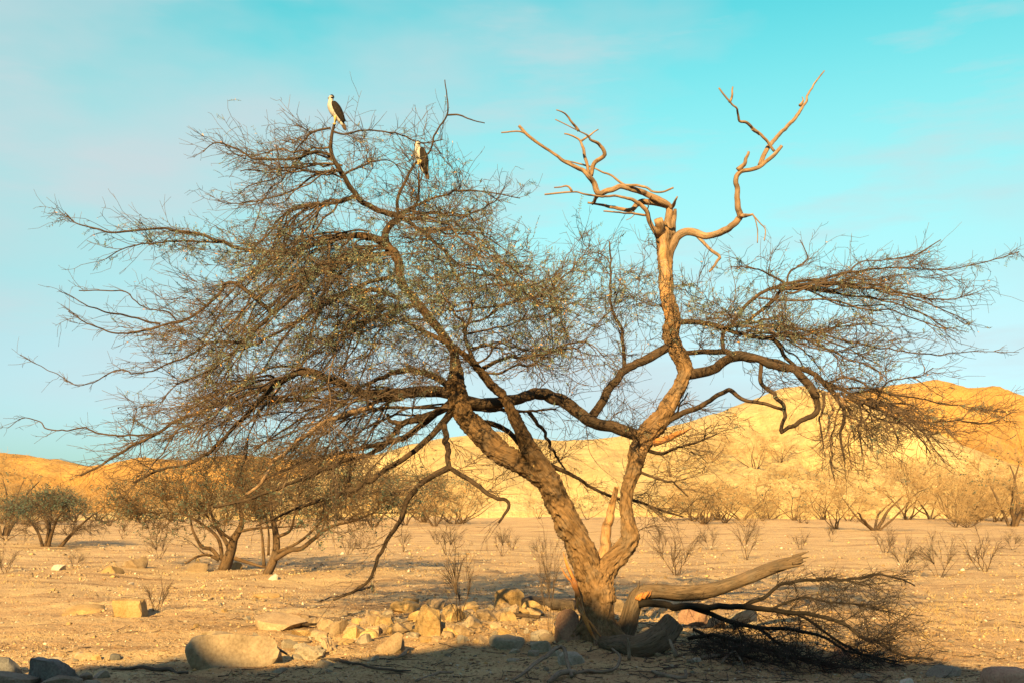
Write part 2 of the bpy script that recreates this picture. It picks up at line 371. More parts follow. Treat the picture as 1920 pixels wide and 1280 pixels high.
def grow(P0, D, L, N, wob, bias, r0, r1, g):
    """many twigs at once: (m,N,3) paths that wander and drift towards bias"""
    m = len(P0); P = np.empty((m, N, 3)); P[:, 0] = P0; d = nrm(D); st = (L / (N - 1))[:, None]
    for k in range(1, N):
        d = nrm(d + g.normal(0, wob, (m, 3)) + bias); P[:, k] = P[:, k - 1] + d * st
    t = np.linspace(0, 1, N)[None, :]
    return P, r0[:, None] * (1 - t) + r1[:, None] * t

def connect(polys, tips, g, k_ang=0.9, r_k=0.0085, droop=0.15, rmax=0.03, outc=None, N=10):
    """join every tip to the nearest fitting limb with a curved branch; later ones may leave from earlier ones"""
    pos = np.concatenate([p for p, r in polys]); tan = np.concatenate([nrm(np.gradient(p, axis=0)) for p, r in polys]); rad = np.concatenate([r for p, r in polys])
    cap = len(pos) + len(tips) * N; A = np.zeros((cap, 3)); B = np.zeros((cap, 3)); C = np.zeros(cap); n = len(pos); A[:n], B[:n], C[:n] = pos, tan, rad
    dmin = np.array([np.linalg.norm(A[:n] - t, axis=1).min() for t in tips]); out = []
    for i in np.argsort(dmin):
        t = tips[i]; d = t - A[:n]; dist = np.linalg.norm(d, axis=1); dn = d / np.maximum(dist, 1e-6)[:, None]
        cosv = (dn * B[:n]).sum(1)
        cost = dist * (1 + k_ang * (1 - cosv)) + np.where(dist < 0.25, 5, 0) + np.where(C[:n] < 0.005, 0.5, 0)
        j = int(np.argmin(cost)); p0, L = A[j], dist[j]
        if dist[j] < 0.12: continue
        side = g.normal(0, 0.35, 3)
        d0 = nrm(B[j] * 0.8 + dn[j] * 0.9 + side); oc = nrm((t - (outc if outc is not None else p0)) * np.array((1, 1, 0.35)))
        d1 = nrm(dn[j] * 0.7 + oc * 0.6 + np.array((0, 0, -droop)) + g.normal(0, 0.15, 3))
        s = np.linspace(0, 1, N)[:, None]; c1, c2 = p0 + d0 * L * 0.36, t - d1 * L * 0.34
        P = (1 - s) ** 3 * p0 + 3 * (1 - s) ** 2 * s * c1 + 3 * (1 - s) * s ** 2 * c2 + s ** 3 * t
        w = np.cumsum(g.normal(0, 1, (N, 3)), 0); w -= s * w[-1]; P = P + w * 0.012 * L
        r0 = min(rmax, C[j] * 0.85, 0.0035 + r_k * L); r = np.maximum(r0 * (1 - s[:, 0]) ** 0.8, 0.0032)
        out.append((P, r)); A[n:n + N] = P; B[n:n + N] = nrm(np.gradient(P, axis=0)); C[n:n + N] = r; n += N
    return out

def sample(polys, spacing, g, start=0.1):
    """points with tangents along branches"""
    ps, ts, fr = [], [], []
    for P, r in polys:
        L = length(P); n = max(1, int(L / spacing * g.uniform(0.8, 1.2))); u = g.uniform(start, 1, n)
        s = np.concatenate(([0], np.cumsum(np.linalg.norm(np.diff(P, axis=0), axis=1)))) / max(L, 1e-6)
        T = nrm(np.gradient(P, axis=0))
        ps.append(np.stack([np.interp(u, s, P[:, k]) for k in range(3)], 1)); ts.append(np.stack([np.interp(u, s, T[:, k]) for k in range(3)], 1)); fr.append(u)
    return np.concatenate(ps), nrm(np.concatenate(ts)), np.concatenate(fr)
def leaves_mesh(name, C, D, L, W, g):
    """slim folded leaf blades: 2 quads each"""
    m = len(C); D = nrm(D); u = nrm(np.cross(D, g.normal(0, 1, (m, 3)))); v = np.cross(D, u)
    L = L[:, None]; W = W[:, None]
    a = C; b = C + D * L * 0.5 + u * W + v * W * 0.4; c = C + D * L; d = C + D * L * 0.5 - u * W + v * W * 0.4
    V = np.stack((a, b, c, d), 1).reshape(-1, 3); i = np.arange(m) * 4
    return mesh_np(name, V, np.concatenate((np.stack((i, i + 1, i + 2), 1), np.stack((i, i + 2, i + 3), 1))), smooth=False)

# ------------------------------------------------------------------ setting: ground and hills
def axis(lo, a, b, hi, fine, grow_f=1.09):
    mid = list(np.arange(a, b, fine)); s = fine; v = b; right = []
    while v < hi: right.append(v); s *= grow_f; v += s
    right.append(hi); s = fine; v = a - fine; left = []
    while v > lo: left.append(v); s *= grow_f; v -= s
    left.append(lo); return np.array(left[::-1] + mid + right)
gx = axis(-900, -8, 8, 900, 0.07); gy = axis(-120, 9.2, 18, 1200, 0.055, 1.06)
XX, YY = np.meshgrid(gx, gy); ZZ = terrain(XX.ravel(), YY.ravel()); GRID.update(gx=gx, gy=gy, Z=ZZ.reshape(len(gy), len(gx)))
nx, ny = len(gx), len(gy); ii = (np.arange(ny - 1)[:, None] * nx + np.arange(nx - 1)[None, :]).ravel()
g0 = link('ground', mesh_np('ground', np.stack((XX.ravel(), YY.ravel(), ZZ), 1), np.stack((ii, ii + 1, ii + nx + 1, ii + nx), 1)), M['sand'])
g0['kind'] = 'structure'

def hill(name, prof, D, front, back, m, seed, rough=1.0, x_pad=30, toe=0.0, amp=0.05):
    """ridge whose crest runs through the profile points at depth D, with gullied slopes before and behind"""
    px = np.array([p[0] for p in prof], float); py = np.array([p[1] for p in prof], float)
    W = np.array([at(a, b, D) for a, b in zip(px, py)]); xs, zs = W[:, 0], W[:, 2]
    nxh, nyh = 220, 110
    x = np.linspace(xs.min() - x_pad, xs.max() + x_pad, nxh); y = np.concatenate((np.linspace(D - front, D, 74), np.linspace(D, D + back, 37)[1:]))
    nyh = len(y); X, Y = np.meshgrid(x, y); P = np.stack((X.ravel(), Y.ravel(), 0 * X.ravel()), 1)
    crest = np.interp(X.ravel(), xs, zs, left=zs[0], right=zs[-1])
    fade = sstep(xs.min() - x_pad, xs.min(), X.ravel()) * (1 - sstep(xs.max(), xs.max() + x_pad, X.ravel()))
    yy = (Y.ravel() + fbm(P * 0.03, 3, seed) * front * 0.12 * (np.abs(Y.ravel() - D) > 3)) - D
    prof_y = np.where(yy < 0, sstep(-front * (1 - toe), 0, yy) ** 0.85, 1 - sstep(0, back, yy))
    Z = crest * fade * prof_y
    gul = np.abs(fbm(np.stack((X.ravel() * 0.13 + 0.6 * fbm(P * 0.05, 2, seed + 5), Y.ravel() * 0.025, 0 * X.ravel()), 1), 4, seed + 3))
    Z -= crest * amp * 6 * gul * rough * prof_y * (1 - prof_y) * 4 * 0.6
    Z += crest * amp * fbm(P * 0.16, 5, seed + 8, 0.6) * 1.6 * prof_y * np.clip(1.2 - prof_y, 0, 1)
    Z = Z * sstep(-front, -front * 0.86, Y.ravel() - D) - 3.0 * (1 - sstep(-front, -front * 0.9, Y.ravel() - D)) - 3.0 * sstep(back * 0.9, back, Y.ravel() - D) - 0.3 * (1 - np.clip(prof_y * 8, 0, 1))
    i = (np.arange(nyh - 1)[:, None] * nxh + np.arange(nxh - 1)[None, :]).ravel()
    o = link(name, mesh_np(name, np.stack((X.ravel(), Y.ravel(), Z), 1), np.stack((i, i + 1, i + nxh + 1, i + nxh), 1)), m)
    o['kind'] = 'structure'; HILLS.append((x, y, Z.reshape(nyh, nxh))); return o
HILLS = []
hill('hill', [(560, 900), (700, 862), (780, 836), (850, 822), (930, 811), (1000, 822), (1080, 827), (1150, 822), (1210, 813), (1300, 788), (1350, 774), (1400, 755), (1440, 738), (1485, 729), (1520, 740), (1560, 756), (1610, 778), (1680, 815), (1760, 850), (1860, 890)], 185, 66, 80, M['hill_pale'], 41)
hill('hill', [(1380, 900), (1450, 830), (1520, 775), (1570, 750), (1625, 733), (1680, 722), (1740, 717), (1790, 729), (1850, 757), (1890, 773), (1930, 795), (2050, 830), (2200, 850), (2500, 880)], 270, 100, 90, M['hill_orange'], 57, 1.0, 50)
hill('hill', [(-900, 870), (-500, 850), (-250, 868), (-60, 846), (0, 850), (40, 852), (75, 861), (110, 861), (150, 870), (190, 878), (235, 874), (300, 862), (380, 868), (460, 856), (560, 862), (650, 850), (740, 856), (900, 850), (1100, 850)], 300, 120, 90, M['hill_orange'], 73, 1.3, 80, 0, 0.09)

# ------------------------------------------------------------------ the thorn tree
T0 = gpt(1120, 1192); TD = T0[1]
tree = tag(empty('thorn_tree', T0), 'large gnarled thorn tree with forked trunk, wide tangled crown and two perched birds', 'tree')
TN = []                                             # nodes of traced wood: px, py, depth
def stroke(pts, y1=None, y0=None, ends=None):
    """pts (px,py,width px): wood traced in the tree's own plane, running from depth y0 to y1 (metres from the trunk)"""
    a = np.array(pts, float)
    if a.shape[1] == 2: a = np.concatenate((a, np.linspace(ends[0], ends[1], len(a))[:, None]), 1)
    if y0 is None:
        if TN:
            N_ = np.array(TN); y0 = N_[np.argmin((N_[:, 0] - a[0, 0]) ** 2 + (N_[:, 1] - a[0, 1]) ** 2), 2]
        else: y0 = 0.0
    if y1 is None: y1 = y0
    s = np.concatenate(([0], np.cumsum(np.hypot(*np.diff(a[:, :2], axis=0).T)))); s /= s[-1]
    n = max(6, int(np.hypot(*np.diff(a[:, :2], axis=0).T).sum() / 9))
    b = spline(np.concatenate((a, s[:, None]), 1)[:, [0, 1, 2, 3]] * np.array((1, 1, 1, 100)), n); b[:, 3] /= 100
    y = y0 + (y1 - y0) * sstep(0, 1, b[:, 3]) if True else 0
    for k in range(n): TN.append((b[k, 0], b[k, 1], y[k]))
    P = np.array([at(b[k, 0], b[k, 1], TD + y[k]) for k in range(n)])
    return P, np.maximum(b[:, 2] / 2 * (TD + y) / FPX, 0.0035)

# the trunk and its three stems: one welded, furrowed surface
stems = [stroke([(1122, 1212, 92), (1121, 1190, 76), (1120, 1165, 64), (1118, 1130, 57), (1118, 1098, 58), (1113, 1072, 58)], 0.05, 0),
         stroke([(1116, 1100, 55), (1100, 1058, 50), (1082, 1015, 46), (1050, 950, 43), (1016, 884, 37), (988, 830, 27), (962, 776, 21), (942, 742, 18), (919, 718, 16), (885, 678, 14), (848, 648, 11), (808, 628, 9), (764, 606, 8)], -0.7),
         stroke([(1022, 900, 34), (976, 868, 36), (935, 846, 37), (902, 812, 36), (874, 784, 36), (860, 755, 36), (856, 725, 31), (855, 690, 18.72), (848, 655, 15.6), (826, 622, 14.82), (801, 592, 14.82), (774, 557, 14.82), (753, 532, 14.82), (747, 490, 15.6), (728, 463, 17.16), (700, 446, 14.82), (660, 442, 10.92), (620, 452, 7.8)], 0.5),
         stroke([(1120, 1095, 41), (1140, 1062, 36), (1164, 1036, 33), (1181, 1012, 31), (1178, 990, 27), (1174, 958, 23), (1177, 917, 24), (1190, 877, 27), (1195, 850, 31), (1212, 816, 33), (1241, 782, 30), (1260, 749, 27), (1280, 712, 26), (1284, 690, 29), (1268, 655, 30), (1258, 625, 32), (1262, 598, 30), (1252, 565, 26), (1249, 520, 25), (1246, 470, 26), (1246, 440, 29), (1243, 420, 24)], 0.25)]
roots = []
for a, l_, w in ((205, 0.5, 0.06), (262, 0.35, 0.05), (320, 0.5, 0.055), (20, 0.5, 0.06), (140, 0.5, 0.06)):
    d = np.array((math.cos(R(a)), math.sin(R(a)), 0)); s = np.linspace(0, 1, 9)[:, None]
    P = T0 + d * (0.12 + l_ * s) + np.array((0, 0, 1)) * (0.20 * (1 - s) ** 2.0 - 0.10 * s)
    roots.append((P, np.linspace(w, 0.025, 9)))
tb = Tubes()
for P, r in stems + roots: tb.batch(spline(P, max(8, int(length(P) / 0.05))), np.interp(np.linspace(0, 1, max(8, int(length(P) / 0.05))), np.linspace(0, 1, len(r)), r), 16)
tmp = link('trunk_base', tb.mesh('trunk_base'))
md = tmp.modifiers.new('r', 'REMESH'); md.mode = 'VOXEL'; md.voxel_size = 0.013; md.adaptivity = 0
ms = tmp.modifiers.new('s', 'SMOOTH'); ms.iterations = 3; ms.factor = 0.5
dg = bpy.context.evaluated_depsgraph_get(); tm = bpy.data.meshes.new_from_object(tmp.evaluated_get(dg)); bpy.data.objects.remove(tmp)
V = np.empty(len(tm.vertices) * 3, np.float32); tm.vertices.foreach_get('co', V); V = V.reshape(-1, 3).astype(float)
Nn = np.empty(len(tm.vertices) * 3, np.float32); tm.vertices.foreach_get('normal', Nn); Nn = Nn.reshape(-1, 3).astype(float)
ax = np.concatenate([P for P, r in stems + roots]); at_ = np.concatenate([nrm(np.gradient(P, axis=0)) for P, r in stems + roots]); ar = np.concatenate([r for P, r in stems + roots])
al_l = []
for k_, (P, r) in enumerate(stems + roots):
    l_ = np.concatenate(([0], np.cumsum(np.linalg.norm(np.diff(P, axis=0), axis=1))))
    if 0 < k_ < len(stems):
        pp = np.concatenate([p for p, _ in stems[:k_]]); aa = np.concatenate(al_l); l_ = l_ + aa[np.argmin(((pp - P[0]) ** 2).sum(1))]
    elif k_ >= len(stems): l_ = 0.2 - l_
    al_l.append(l_)
al = np.concatenate(al_l)
idx = np.concatenate([np.argmin(((V[k:k + 2000, None, :] - ax[None]) ** 2).sum(2), 1) for k in range(0, len(V), 2000)])
rel = V - ax[idx]; dl = (rel * at_[idx]).sum(1); s_al = al[idx] + dl
q = rel - at_[idx] * dl[:, None] + np.array((0.31, 0.52, 0.8)) * (s_al * 0.17)[:, None]
rr = ar[idx]
fur = np.abs(fbm(q * 26, 4, 101, 0.66)) ** 0.8; lump = fbm(V * 3.2, 3, 111)
amp = np.clip(rr * 0.24, 0.003, 0.034)
q2 = rel - at_[idx] * dl[:, None] + np.array((0.31, 0.52, 0.8)) * (s_al * 0.45)[:, None]
plate = np.abs(fbm(q2 * 17, 3, 131, 0.6)) ** 0.7
disp = amp * ((0.55 - fur) * 0.75 + (0.5 - plate) * 1.25) + lump * rr * 0.14
kg = np.random.default_rng(3)
for k_ in kg.integers(0, len(V), 34):
    d_ = np.linalg.norm(V - V[k_], axis=1) / max(rr[k_] * kg.uniform(0.45, 0.8), 0.03); disp = disp + rr[k_] * kg.uniform(0.18, 0.34) * (np.exp(-d_ ** 2) - 1.1 * np.exp(-(d_ / 0.45) ** 2))
V2 = V + Nn * disp[:, None]
tm.vertices.foreach_set('co', V2.astype(np.float32).ravel())
a_ = tm.attributes.new('q', 'FLOAT_VECTOR', 'POINT'); a_.data.foreach_set('vector', q.astype(np.float32).ravel())
thin_w = np.concatenate([np.full(len(P), 1.0 if k_ in (1, 2) else 0.0) for k_, (P, r) in enumerate(stems + roots)])[idx] * (1 - sstep(0.085, 0.16, rr))
a_ = tm.attributes.new('thin_dark', 'FLOAT', 'POINT'); a_.data.foreach_set('value', thin_w.astype(np.float32))
tm.polygons.foreach_set('use_smooth', np.ones(len(tm.polygons), bool)); tm.update()
BASE = -Vector(T0)
def child(name, mesh_or_tubes, m, parent=None):
    o = mesh_or_tubes.build(name, m, parent or tree) if isinstance(mesh_or_tubes, Tubes) else link(name, mesh_or_tubes, m, parent or tree)
    if parent is None: o.location = BASE
    return o
tr = child('trunk', tm, M['bark'])
# stripped orange wood on the upper stem is its own surface
limbs, thin, wisp = list(stems), [], []
def limb(name, pts, y1=None, m='limb', ends=None, y0=None, sides=14, rough=0.26, keep=True):
    P, r = stroke(pts, y1, y0, ends)
    n = max(8, int(length(P) / 0.03)); Pn = spline(P, n); rn = np.interp(np.linspace(0, 1, n), np.linspace(0, 1, len(r)), r)
    rn = rn * (1.0 if m in ('dead', 'bare', 'torn') else 0.78 if rn.max() > 0.03 else 0.86)
    w = fbm(np.stack((np.arange(n) * 0.25, np.full(n, pts[0][0]), np.full(n, pts[0][1])), 1), 3, 5); w2 = fbm(np.stack((np.arange(n) * 0.25, np.full(n, pts[0][1]), np.full(n, 7.0)), 1), 3, 6)
    e = np.sin(np.linspace(0, math.pi, n)); Pn = Pn + np.stack((w2 * e, w * e * 1.5, w * e), 1) * 0.022
    t = Tubes(); t.batch(Pn, rn, sides, True, rough, int(pts[0][0])); child(name, t, M[m])
    if keep == 'wisp': wisp.append((P, r))
    elif keep: limbs.append((P, r)); thin.append((P, r))
    return P, r
EM = {'m': 'limb'}
# crown limbs of the left half
limb('limb', [(845, 738), (812, 733), (774, 736), (724, 738), (680, 740), (657, 729), (620, 712), (590, 700), (562, 698), (535, 710), (515, 722)], -0.5, ends=(28, 14))
limb('limb', [(515, 722), (497, 738), (470, 768), (430, 809), (393, 846), (355, 870), (300, 880), (250, 905)], -1.2, ends=(13, 5))
limb('limb', [(520, 720), (463, 739), (403, 762), (336, 786), (285, 816), (235, 843), (188, 873), (150, 890)], -0.2, ends=(11, 4))
limb('limb', [(848, 728), (815, 706), (774, 694), (741, 698), (707, 712), (650, 735), (600, 760), (540, 800), (480, 840)], 0.9, ends=(15, 4))
limb('limb', [(850, 758), (801, 779), (751, 794), (737, 815), (707, 843), (640, 868), (560, 900), (470, 935), (400, 950)], -1.4, ends=(17, 5))
limb('limb', [(850, 768), (828, 796), (791, 833), (741, 870), (690, 902), (630, 930), (560, 952), (480, 985)], -0.8, ends=(20, 5))
limb('limb', [(846, 752), (784, 802), (745, 826), (690, 838), (640, 848), (560, 870), (480, 905)], 0.8, ends=(16, 4))
limb('branch', [(727, 776), (735, 790), (751, 793)], -0.9, ends=(8, 9))
limb('branch', [(700, 762), (640, 778), (590, 800), (545, 838), (510, 868), (490, 905), (460, 928)], -1.3, 'dead', ends=(10, 5), y0=-0.7)
limb('limb', [(832, 792), (838, 835), (842, 878)], -0.9, ends=(14, 12))
limb('branch', [(842, 876), (801, 897), (774, 922), (757, 951), (744, 984), (721, 1018), (707, 1058), (690, 1088), (660, 1109), (625, 1124)], -0.9, ends=(13, 5))
limb('branch', [(843, 876), (882, 900), (919, 924), (952, 944), (945, 965), (935, 980)], -1.0, ends=(10, 5))
limb('limb', [(870, 770), (900, 790), (940, 800), (975, 830), (1000, 862), (1036, 872), (1083, 896), (1110, 914), (1157, 934), (1187, 938), (1235, 954), (1280, 968)], 0.8, ends=(16, 4), y0=0.6)
limb('limb', [(862, 745), (900, 755), (942, 752), (983, 743), (1020, 739), (1053, 750), (1080, 772), (1117, 793), (1150, 800), (1184, 812), (1206, 822)], 0.2, ends=(26, 28))
limb('limb', [(1105, 785), (1130, 752), (1147, 722), (1164, 698), (1204, 678), (1240, 658), (1262, 645)], 0.2, ends=(20, 21))
limb('branch', [(1171, 690), (1168, 650), (1163, 614), (1146, 574), (1145, 514), (1143, 453)], 0.6, ends=(10, 4))
limb('branch', [(880, 765), (930, 768), (975, 770), (1010, 768), (1043, 766)], -0.4, ends=(10, 5))
limb('branch', [(990, 770), (1020, 810), (1040, 850), (1060, 880)], 0.9, ends=(9, 3))
limb('branch', [(905, 690), (945, 672), (985, 668), (1020, 662), (1060, 645), (1100, 640)], -0.9, ends=(9, 3))
limb('branch', [(890, 680), (876, 640), (862, 600), (842, 570), (820, 535)], -0.8, ends=(10, 4))
limb('branch', [(870, 640), (878, 610), (886, 575), (880, 545)], -1.0, ends=(7, 3))
limb('limb', [(748, 560), (700, 545), (640, 556), (588, 584), (537, 614), (487, 641), (420, 668)], -1.4, ends=(12, 4))
limb('limb', [(735, 520), (690, 530), (620, 560), (560, 600), (520, 650), (490, 700)], 1.3, ends=(11, 4))
limb('limb', [(700, 480), (640, 490), (590, 520), (550, 560), (510, 590), (460, 640), (400, 690), (330, 720)], -0.6, ends=(12, 4))
limb('branch', [(780, 570), (720, 590), (660, 610), (600, 650), (560, 690)], -1.5, ends=(10, 3))
# upper storey
limb('limb', [(728, 470), (722, 440), (736, 420), (748, 405), (708, 395), (661, 362), (640, 325), (622, 288), (621, 262), (624, 244), (627, 233)], -0.3, ends=(20, 6))
limb('branch', [(748, 408), (745, 379), (762, 338), (778, 308), (802, 285), (822, 244), (837, 214), (838, 190), (834, 150)], -0.1, ends=(9, 2.2), keep=False)
limb('branch', [(838, 216), (862, 215), (882, 224), (909, 231)], 0.0, ends=(3.4, 2), keep=False)
limb('branch', [(774, 410), (778, 392), (783, 355), (785, 325)], 0.15, ends=(7, 4.5))
limb('limb', [(752, 408), (795, 436), (829, 466), (852, 490), (872, 502), (900, 505)], 0.5, ends=(12, 4))
limb('branch', [(836, 474), (842, 490), (859, 527), (880, 560)], 0.8, ends=(7, 3))
limb('limb', [(664, 368), (638, 379), (571, 389), (530, 405), (500, 443), (470, 470)], -0.8, ends=(9, 3))
limb('branch', [(625, 292), (588, 285), (554, 298), (504, 298), (470, 295), (437, 278), (403, 268), (380, 285)], -0.4, ends=(7, 2.2))
limb('branch', [(620, 240), (588, 248), (564, 268), (550, 290)], -0.2, ends=(5, 2.2))
limb('branch', [(634, 318), (588, 330), (554, 355), (504, 372), (437, 382), (403, 375)], 0.3, ends=(6, 2))
limb('branch', [(622, 245), (645, 252), (690, 244), (740, 250), (790, 268), (830, 262)], 0.1, ends=(5, 2))
limb('branch', [(640, 330), (680, 310), (720, 300), (760, 318)], 0.7, ends=(5, 2))
limb('branch', [(750, 400), (800, 378), (860, 358), (920, 362), (975, 372)], -0.5, ends=(7, 2))
limb('limb', [(628, 452), (571, 463), (504, 474), (437, 463), (386, 443), (336, 433), (289, 429), (215, 436), (185, 429), (144, 419), (122, 400)], -0.3, ends=(11, 2))
limb('branch', [(420, 455), (340, 452), (285, 456), (232, 466), (198, 486)], -0.7, ends=(5, 2))
limb('branch', [(515, 590), (437, 530), (403, 561), (363, 591), (312, 608), (262, 621), (215, 624), (168, 608), (128, 584)], -0.4, ends=(8, 2))
limb('branch', [(330, 600), (312, 584), (269, 577), (235, 547), (148, 545)], 0.1, ends=(4, 2), keep='wisp')
limb('branch', [(300, 608), (230, 592), (168, 574), (121, 549)], -0.9, ends=(4, 2), keep='wisp')
limb('branch', [(480, 645), (403, 640), (363, 661), (319, 682), (269, 698), (218, 695), (185, 712), (144, 722), (107, 702), (37, 665)], -0.3, ends=(5, 1.3), keep='wisp')
limb('branch', [(300, 812), (252, 816), (202, 813), (151, 802), (101, 806), (50, 782), (14, 802)], 0.3, ends=(4.5, 1.3), keep='wisp')
# the right half
limb('limb', [(1284, 702), (1310, 698), (1340, 689), (1381, 669), (1421, 672), (1455, 686), (1488, 692), (1515, 719), (1531, 745)], -0.6, 'limb', ends=(24, 17))
limb('limb', [(1270, 662), (1300, 661), (1347, 659), (1398, 665), (1448, 676), (1495, 689), (1529, 702), (1549, 722), (1571, 745)], 0.5, ends=(15, 11))
limb('branch', [(1530, 740), (1531, 773), (1495, 793), (1464, 811)], -0.9, ends=(16, 8))
limb('branch', [(1428, 680), (1428, 716), (1455, 743), (1471, 768), (1464, 808)], -0.9, ends=(9, 8))
limb('limb', [(1232, 798), (1280, 776), (1320, 756), (1364, 733), (1394, 749), (1431, 756), (1472, 768)], -0.8, ends=(13, 9))
limb('limb', [(1264, 606), (1290, 603), (1330, 608), (1381, 625), (1424, 634), (1455, 638), (1470, 665), (1495, 690)], 0.6, ends=(14, 9))
limb('branch', [(1357, 660), (1356, 622), (1387, 607), (1421, 602), (1470, 592)], 0.9, ends=(10, 4))
limb('limb', [(1370, 612), (1394, 578), (1421, 554), (1468, 534), (1498, 529), (1549, 521), (1599, 511), (1650, 504), (1710, 504), (1784, 504), (1851, 491), (1911, 472)], 0.2, ends=(8, 2))
limb('branch', [(1400, 605), (1448, 565), (1475, 540), (1520, 530), (1582, 531), (1643, 534), (1683, 548), (1733, 558), (1784, 561), (1834, 548)], -0.7, ends=(8, 2))
limb('branch', [(1590, 512), (1616, 491), (1666, 487), (1717, 477), (1764, 450)], 0.5, ends=(4, 2))
limb('branch', [(1475, 533), (1441, 514), (1414, 504), (1370, 500)], 0.6, ends=(5, 2))
limb('branch', [(1475, 535), (1481, 507), (1515, 490), (1500, 450)], 0.5, ends=(4, 2))
limb('branch', [(1400, 625), (1424, 610), (1488, 615), (1549, 628), (1599, 642), (1650, 652), (1717, 662), (1767, 665), (1824, 659), (1911, 660)], -0.3, ends=(5, 1.4), keep='wisp')
limb('limb', [(1545, 715), (1575, 728), (1605, 745), (1636, 763), (1683, 786), (1730, 827), (1745, 850)], -0.4, ends=(10, 3))
limb('branch', [(1636, 763), (1648, 740), (1660, 722), (1683, 709), (1717, 706), (1750, 689)], -0.2, ends=(5, 2))
limb('branch', [(1590, 738), (1633, 733), (1683, 739), (1750, 753), (1818, 763), (1885, 773)], 0.4, ends=(5, 2))
limb('branch', [(1610, 755), (1650, 786), (1717, 790), (1784, 786), (1851, 793), (1895, 773)], -0.9, ends=(5, 2))
for k, (x, y, w) in enumerate(((1540, 790, 7), (1556, 800, 6), (1578, 812, 8), (1592, 830, 5), (1612, 800, 5), (1560, 850, 5))):
    limb('branch', [(1545 + k * 8, 735, w), (x + 4, (735 + y) / 2, w * 0.8), (x - 3, y, w * 0.6), (x + 5, y + 50, 2.5)], -0.7 + 0.2 * k, 'dead' if k % 2 else 'limb', y0=-0.1)
limb('branch', [(1205, 840), (1240, 850), (1270, 838), (1305, 830), (1345, 812)], -0.6, ends=(8, 2.5))
limb('branch', [(1192, 880), (1225, 895), (1262, 905), (1290, 930)], -0.5, ends=(8, 2.5))
limb('branch', [(1225, 830), (1255, 818), (1278, 808), (1296, 800)], -0.3, 'torn', ends=(13, 5))
limb('branch', [(1225, 815), (1252, 790), (1268, 770), (1290, 735)], 0.4, ends=(8, 2.5))
# dead tops: bleached bare limbs
D = dict(m='dead', keep=False, rough=0.5)
limb('dead_limb', [(1246, 480), (1250, 430), (1255, 400), (1249, 382), (1222, 369), (1196, 359), (1169, 350), (1149, 355), (1125, 363), (1112, 342), (1102, 325), (1068, 308), (1044, 293), (1018, 275), (991, 255), (973, 236)], -0.4, 'dead', ends=(17, 5), keep=False, rough=0.42)
limb('dead_branch', [(985, 250), (970, 246), (940, 249)], -0.4, ends=(6, 3), **D)
limb('dead_branch', [(1104, 326), (1100, 305), (1091, 281), (1088, 265), (1075, 255), (1058, 251)], -0.1, ends=(8, 3), **D)
limb('dead_branch', [(1088, 266), (1103, 254), (1122, 243)], -0.1, ends=(5, 2), **D)
limb('dead_branch', [(1108, 330), (1115, 305), (1132, 291), (1122, 271), (1102, 255), (1081, 244), (1041, 224)], -0.7, ends=(7, 3), **D)
limb('dead_branch', [(1085, 246), (1071, 224), (1058, 212), (1043, 206)], -0.8, ends=(5, 3), **D)
limb('dead_branch', [(1205, 362), (1162, 342), (1135, 325), (1095, 310), (1061, 301)], 0.3, ends=(6, 2.5), **D)
limb('dead_branch', [(1172, 348), (1202, 349), (1236, 361), (1263, 352)], -0.5, ends=(6, 3), **D)
limb('dead_branch', [(1250, 384), (1229, 379), (1202, 378), (1186, 392), (1155, 389), (1102, 380)], 0.2, ends=(15, 5), **D)
limb('dead_branch', [(1110, 383), (1122, 370), (1128, 362)], 0.0, ends=(7, 8), **D)
limb('dead_branch', [(1186, 392), (1188, 405), (1174, 413)], 0.2, ends=(5, 2), **D)
limb('dead_branch', [(1238, 456), (1233, 446), (1219, 419), (1212, 396), (1192, 379), (1162, 369), (1115, 367), (1075, 360), (1021, 365)], -0.6, ends=(9, 2.5), **D)
limb('dead_branch', [(1072, 359), (1065, 349), (1039, 352)], -0.5, ends=(4, 2), **D)
limb('dead_branch', [(1212, 404), (1169, 399), (1132, 396)], -0.5, ends=(4, 2), **D)
limb('dead_branch', [(1256, 392), (1264, 380), (1270, 369)], -0.1, ends=(9, 3), **D)
limb('dead_branch', [(1213, 394), (1218, 380), (1222, 366)], -0.6, ends=(4, 2), **D)
limb('dead_branch', [(1262, 440), (1264, 412), (1266, 392)], 0.1, ends=(9, 4), **D)
limb('dead_branch', [(1242, 446), (1237, 425), (1234, 411)], 0.0, 'bare', ends=(20, 16), keep=False)
limb('dead_limb', [(1250, 510), (1254, 482), (1263, 456), (1280, 439), (1300, 437), (1320, 443), (1347, 437), (1370, 426), (1387, 406), (1384, 385), (1382, 355), (1384, 325), (1411, 318), (1434, 305), (1454, 288), (1466, 274)], -0.3, 'dead', ends=(19, 6), keep=False, rough=0.42)
limb('dead_branch', [(1425, 310), (1437, 281), (1454, 261), (1488, 224), (1511, 194), (1521, 167), (1546, 133)], 0.3, ends=(11, 3), **D)
limb('dead_branch', [(1452, 284), (1434, 261), (1404, 231), (1387, 226), (1380, 204), (1367, 191), (1348, 165)], -0.8, ends=(7, 3), **D)
limb('dead_branch', [(1368, 192), (1373, 180), (1374, 163)], -0.8, ends=(4, 2), **D)
limb('dead_branch', [(1384, 320), (1400, 302), (1404, 285)], -0.1, ends=(9, 5), **D)
limb('dead_branch', [(1424, 252), (1417, 246), (1409, 243)], -0.7, ends=(4, 2), **D)
limb('dead_branch', [(1387, 404), (1400, 406), (1412, 402)], -0.3, ends=(9, 3), **D)
limb('dead_branch', [(1411, 402), (1419, 419), (1420, 456)], -0.3, ends=(3, 2), **D)
limb('dead_branch', [(1411, 402), (1424, 416), (1434, 429), (1433, 452)], -0.4, ends=(3, 2), **D)
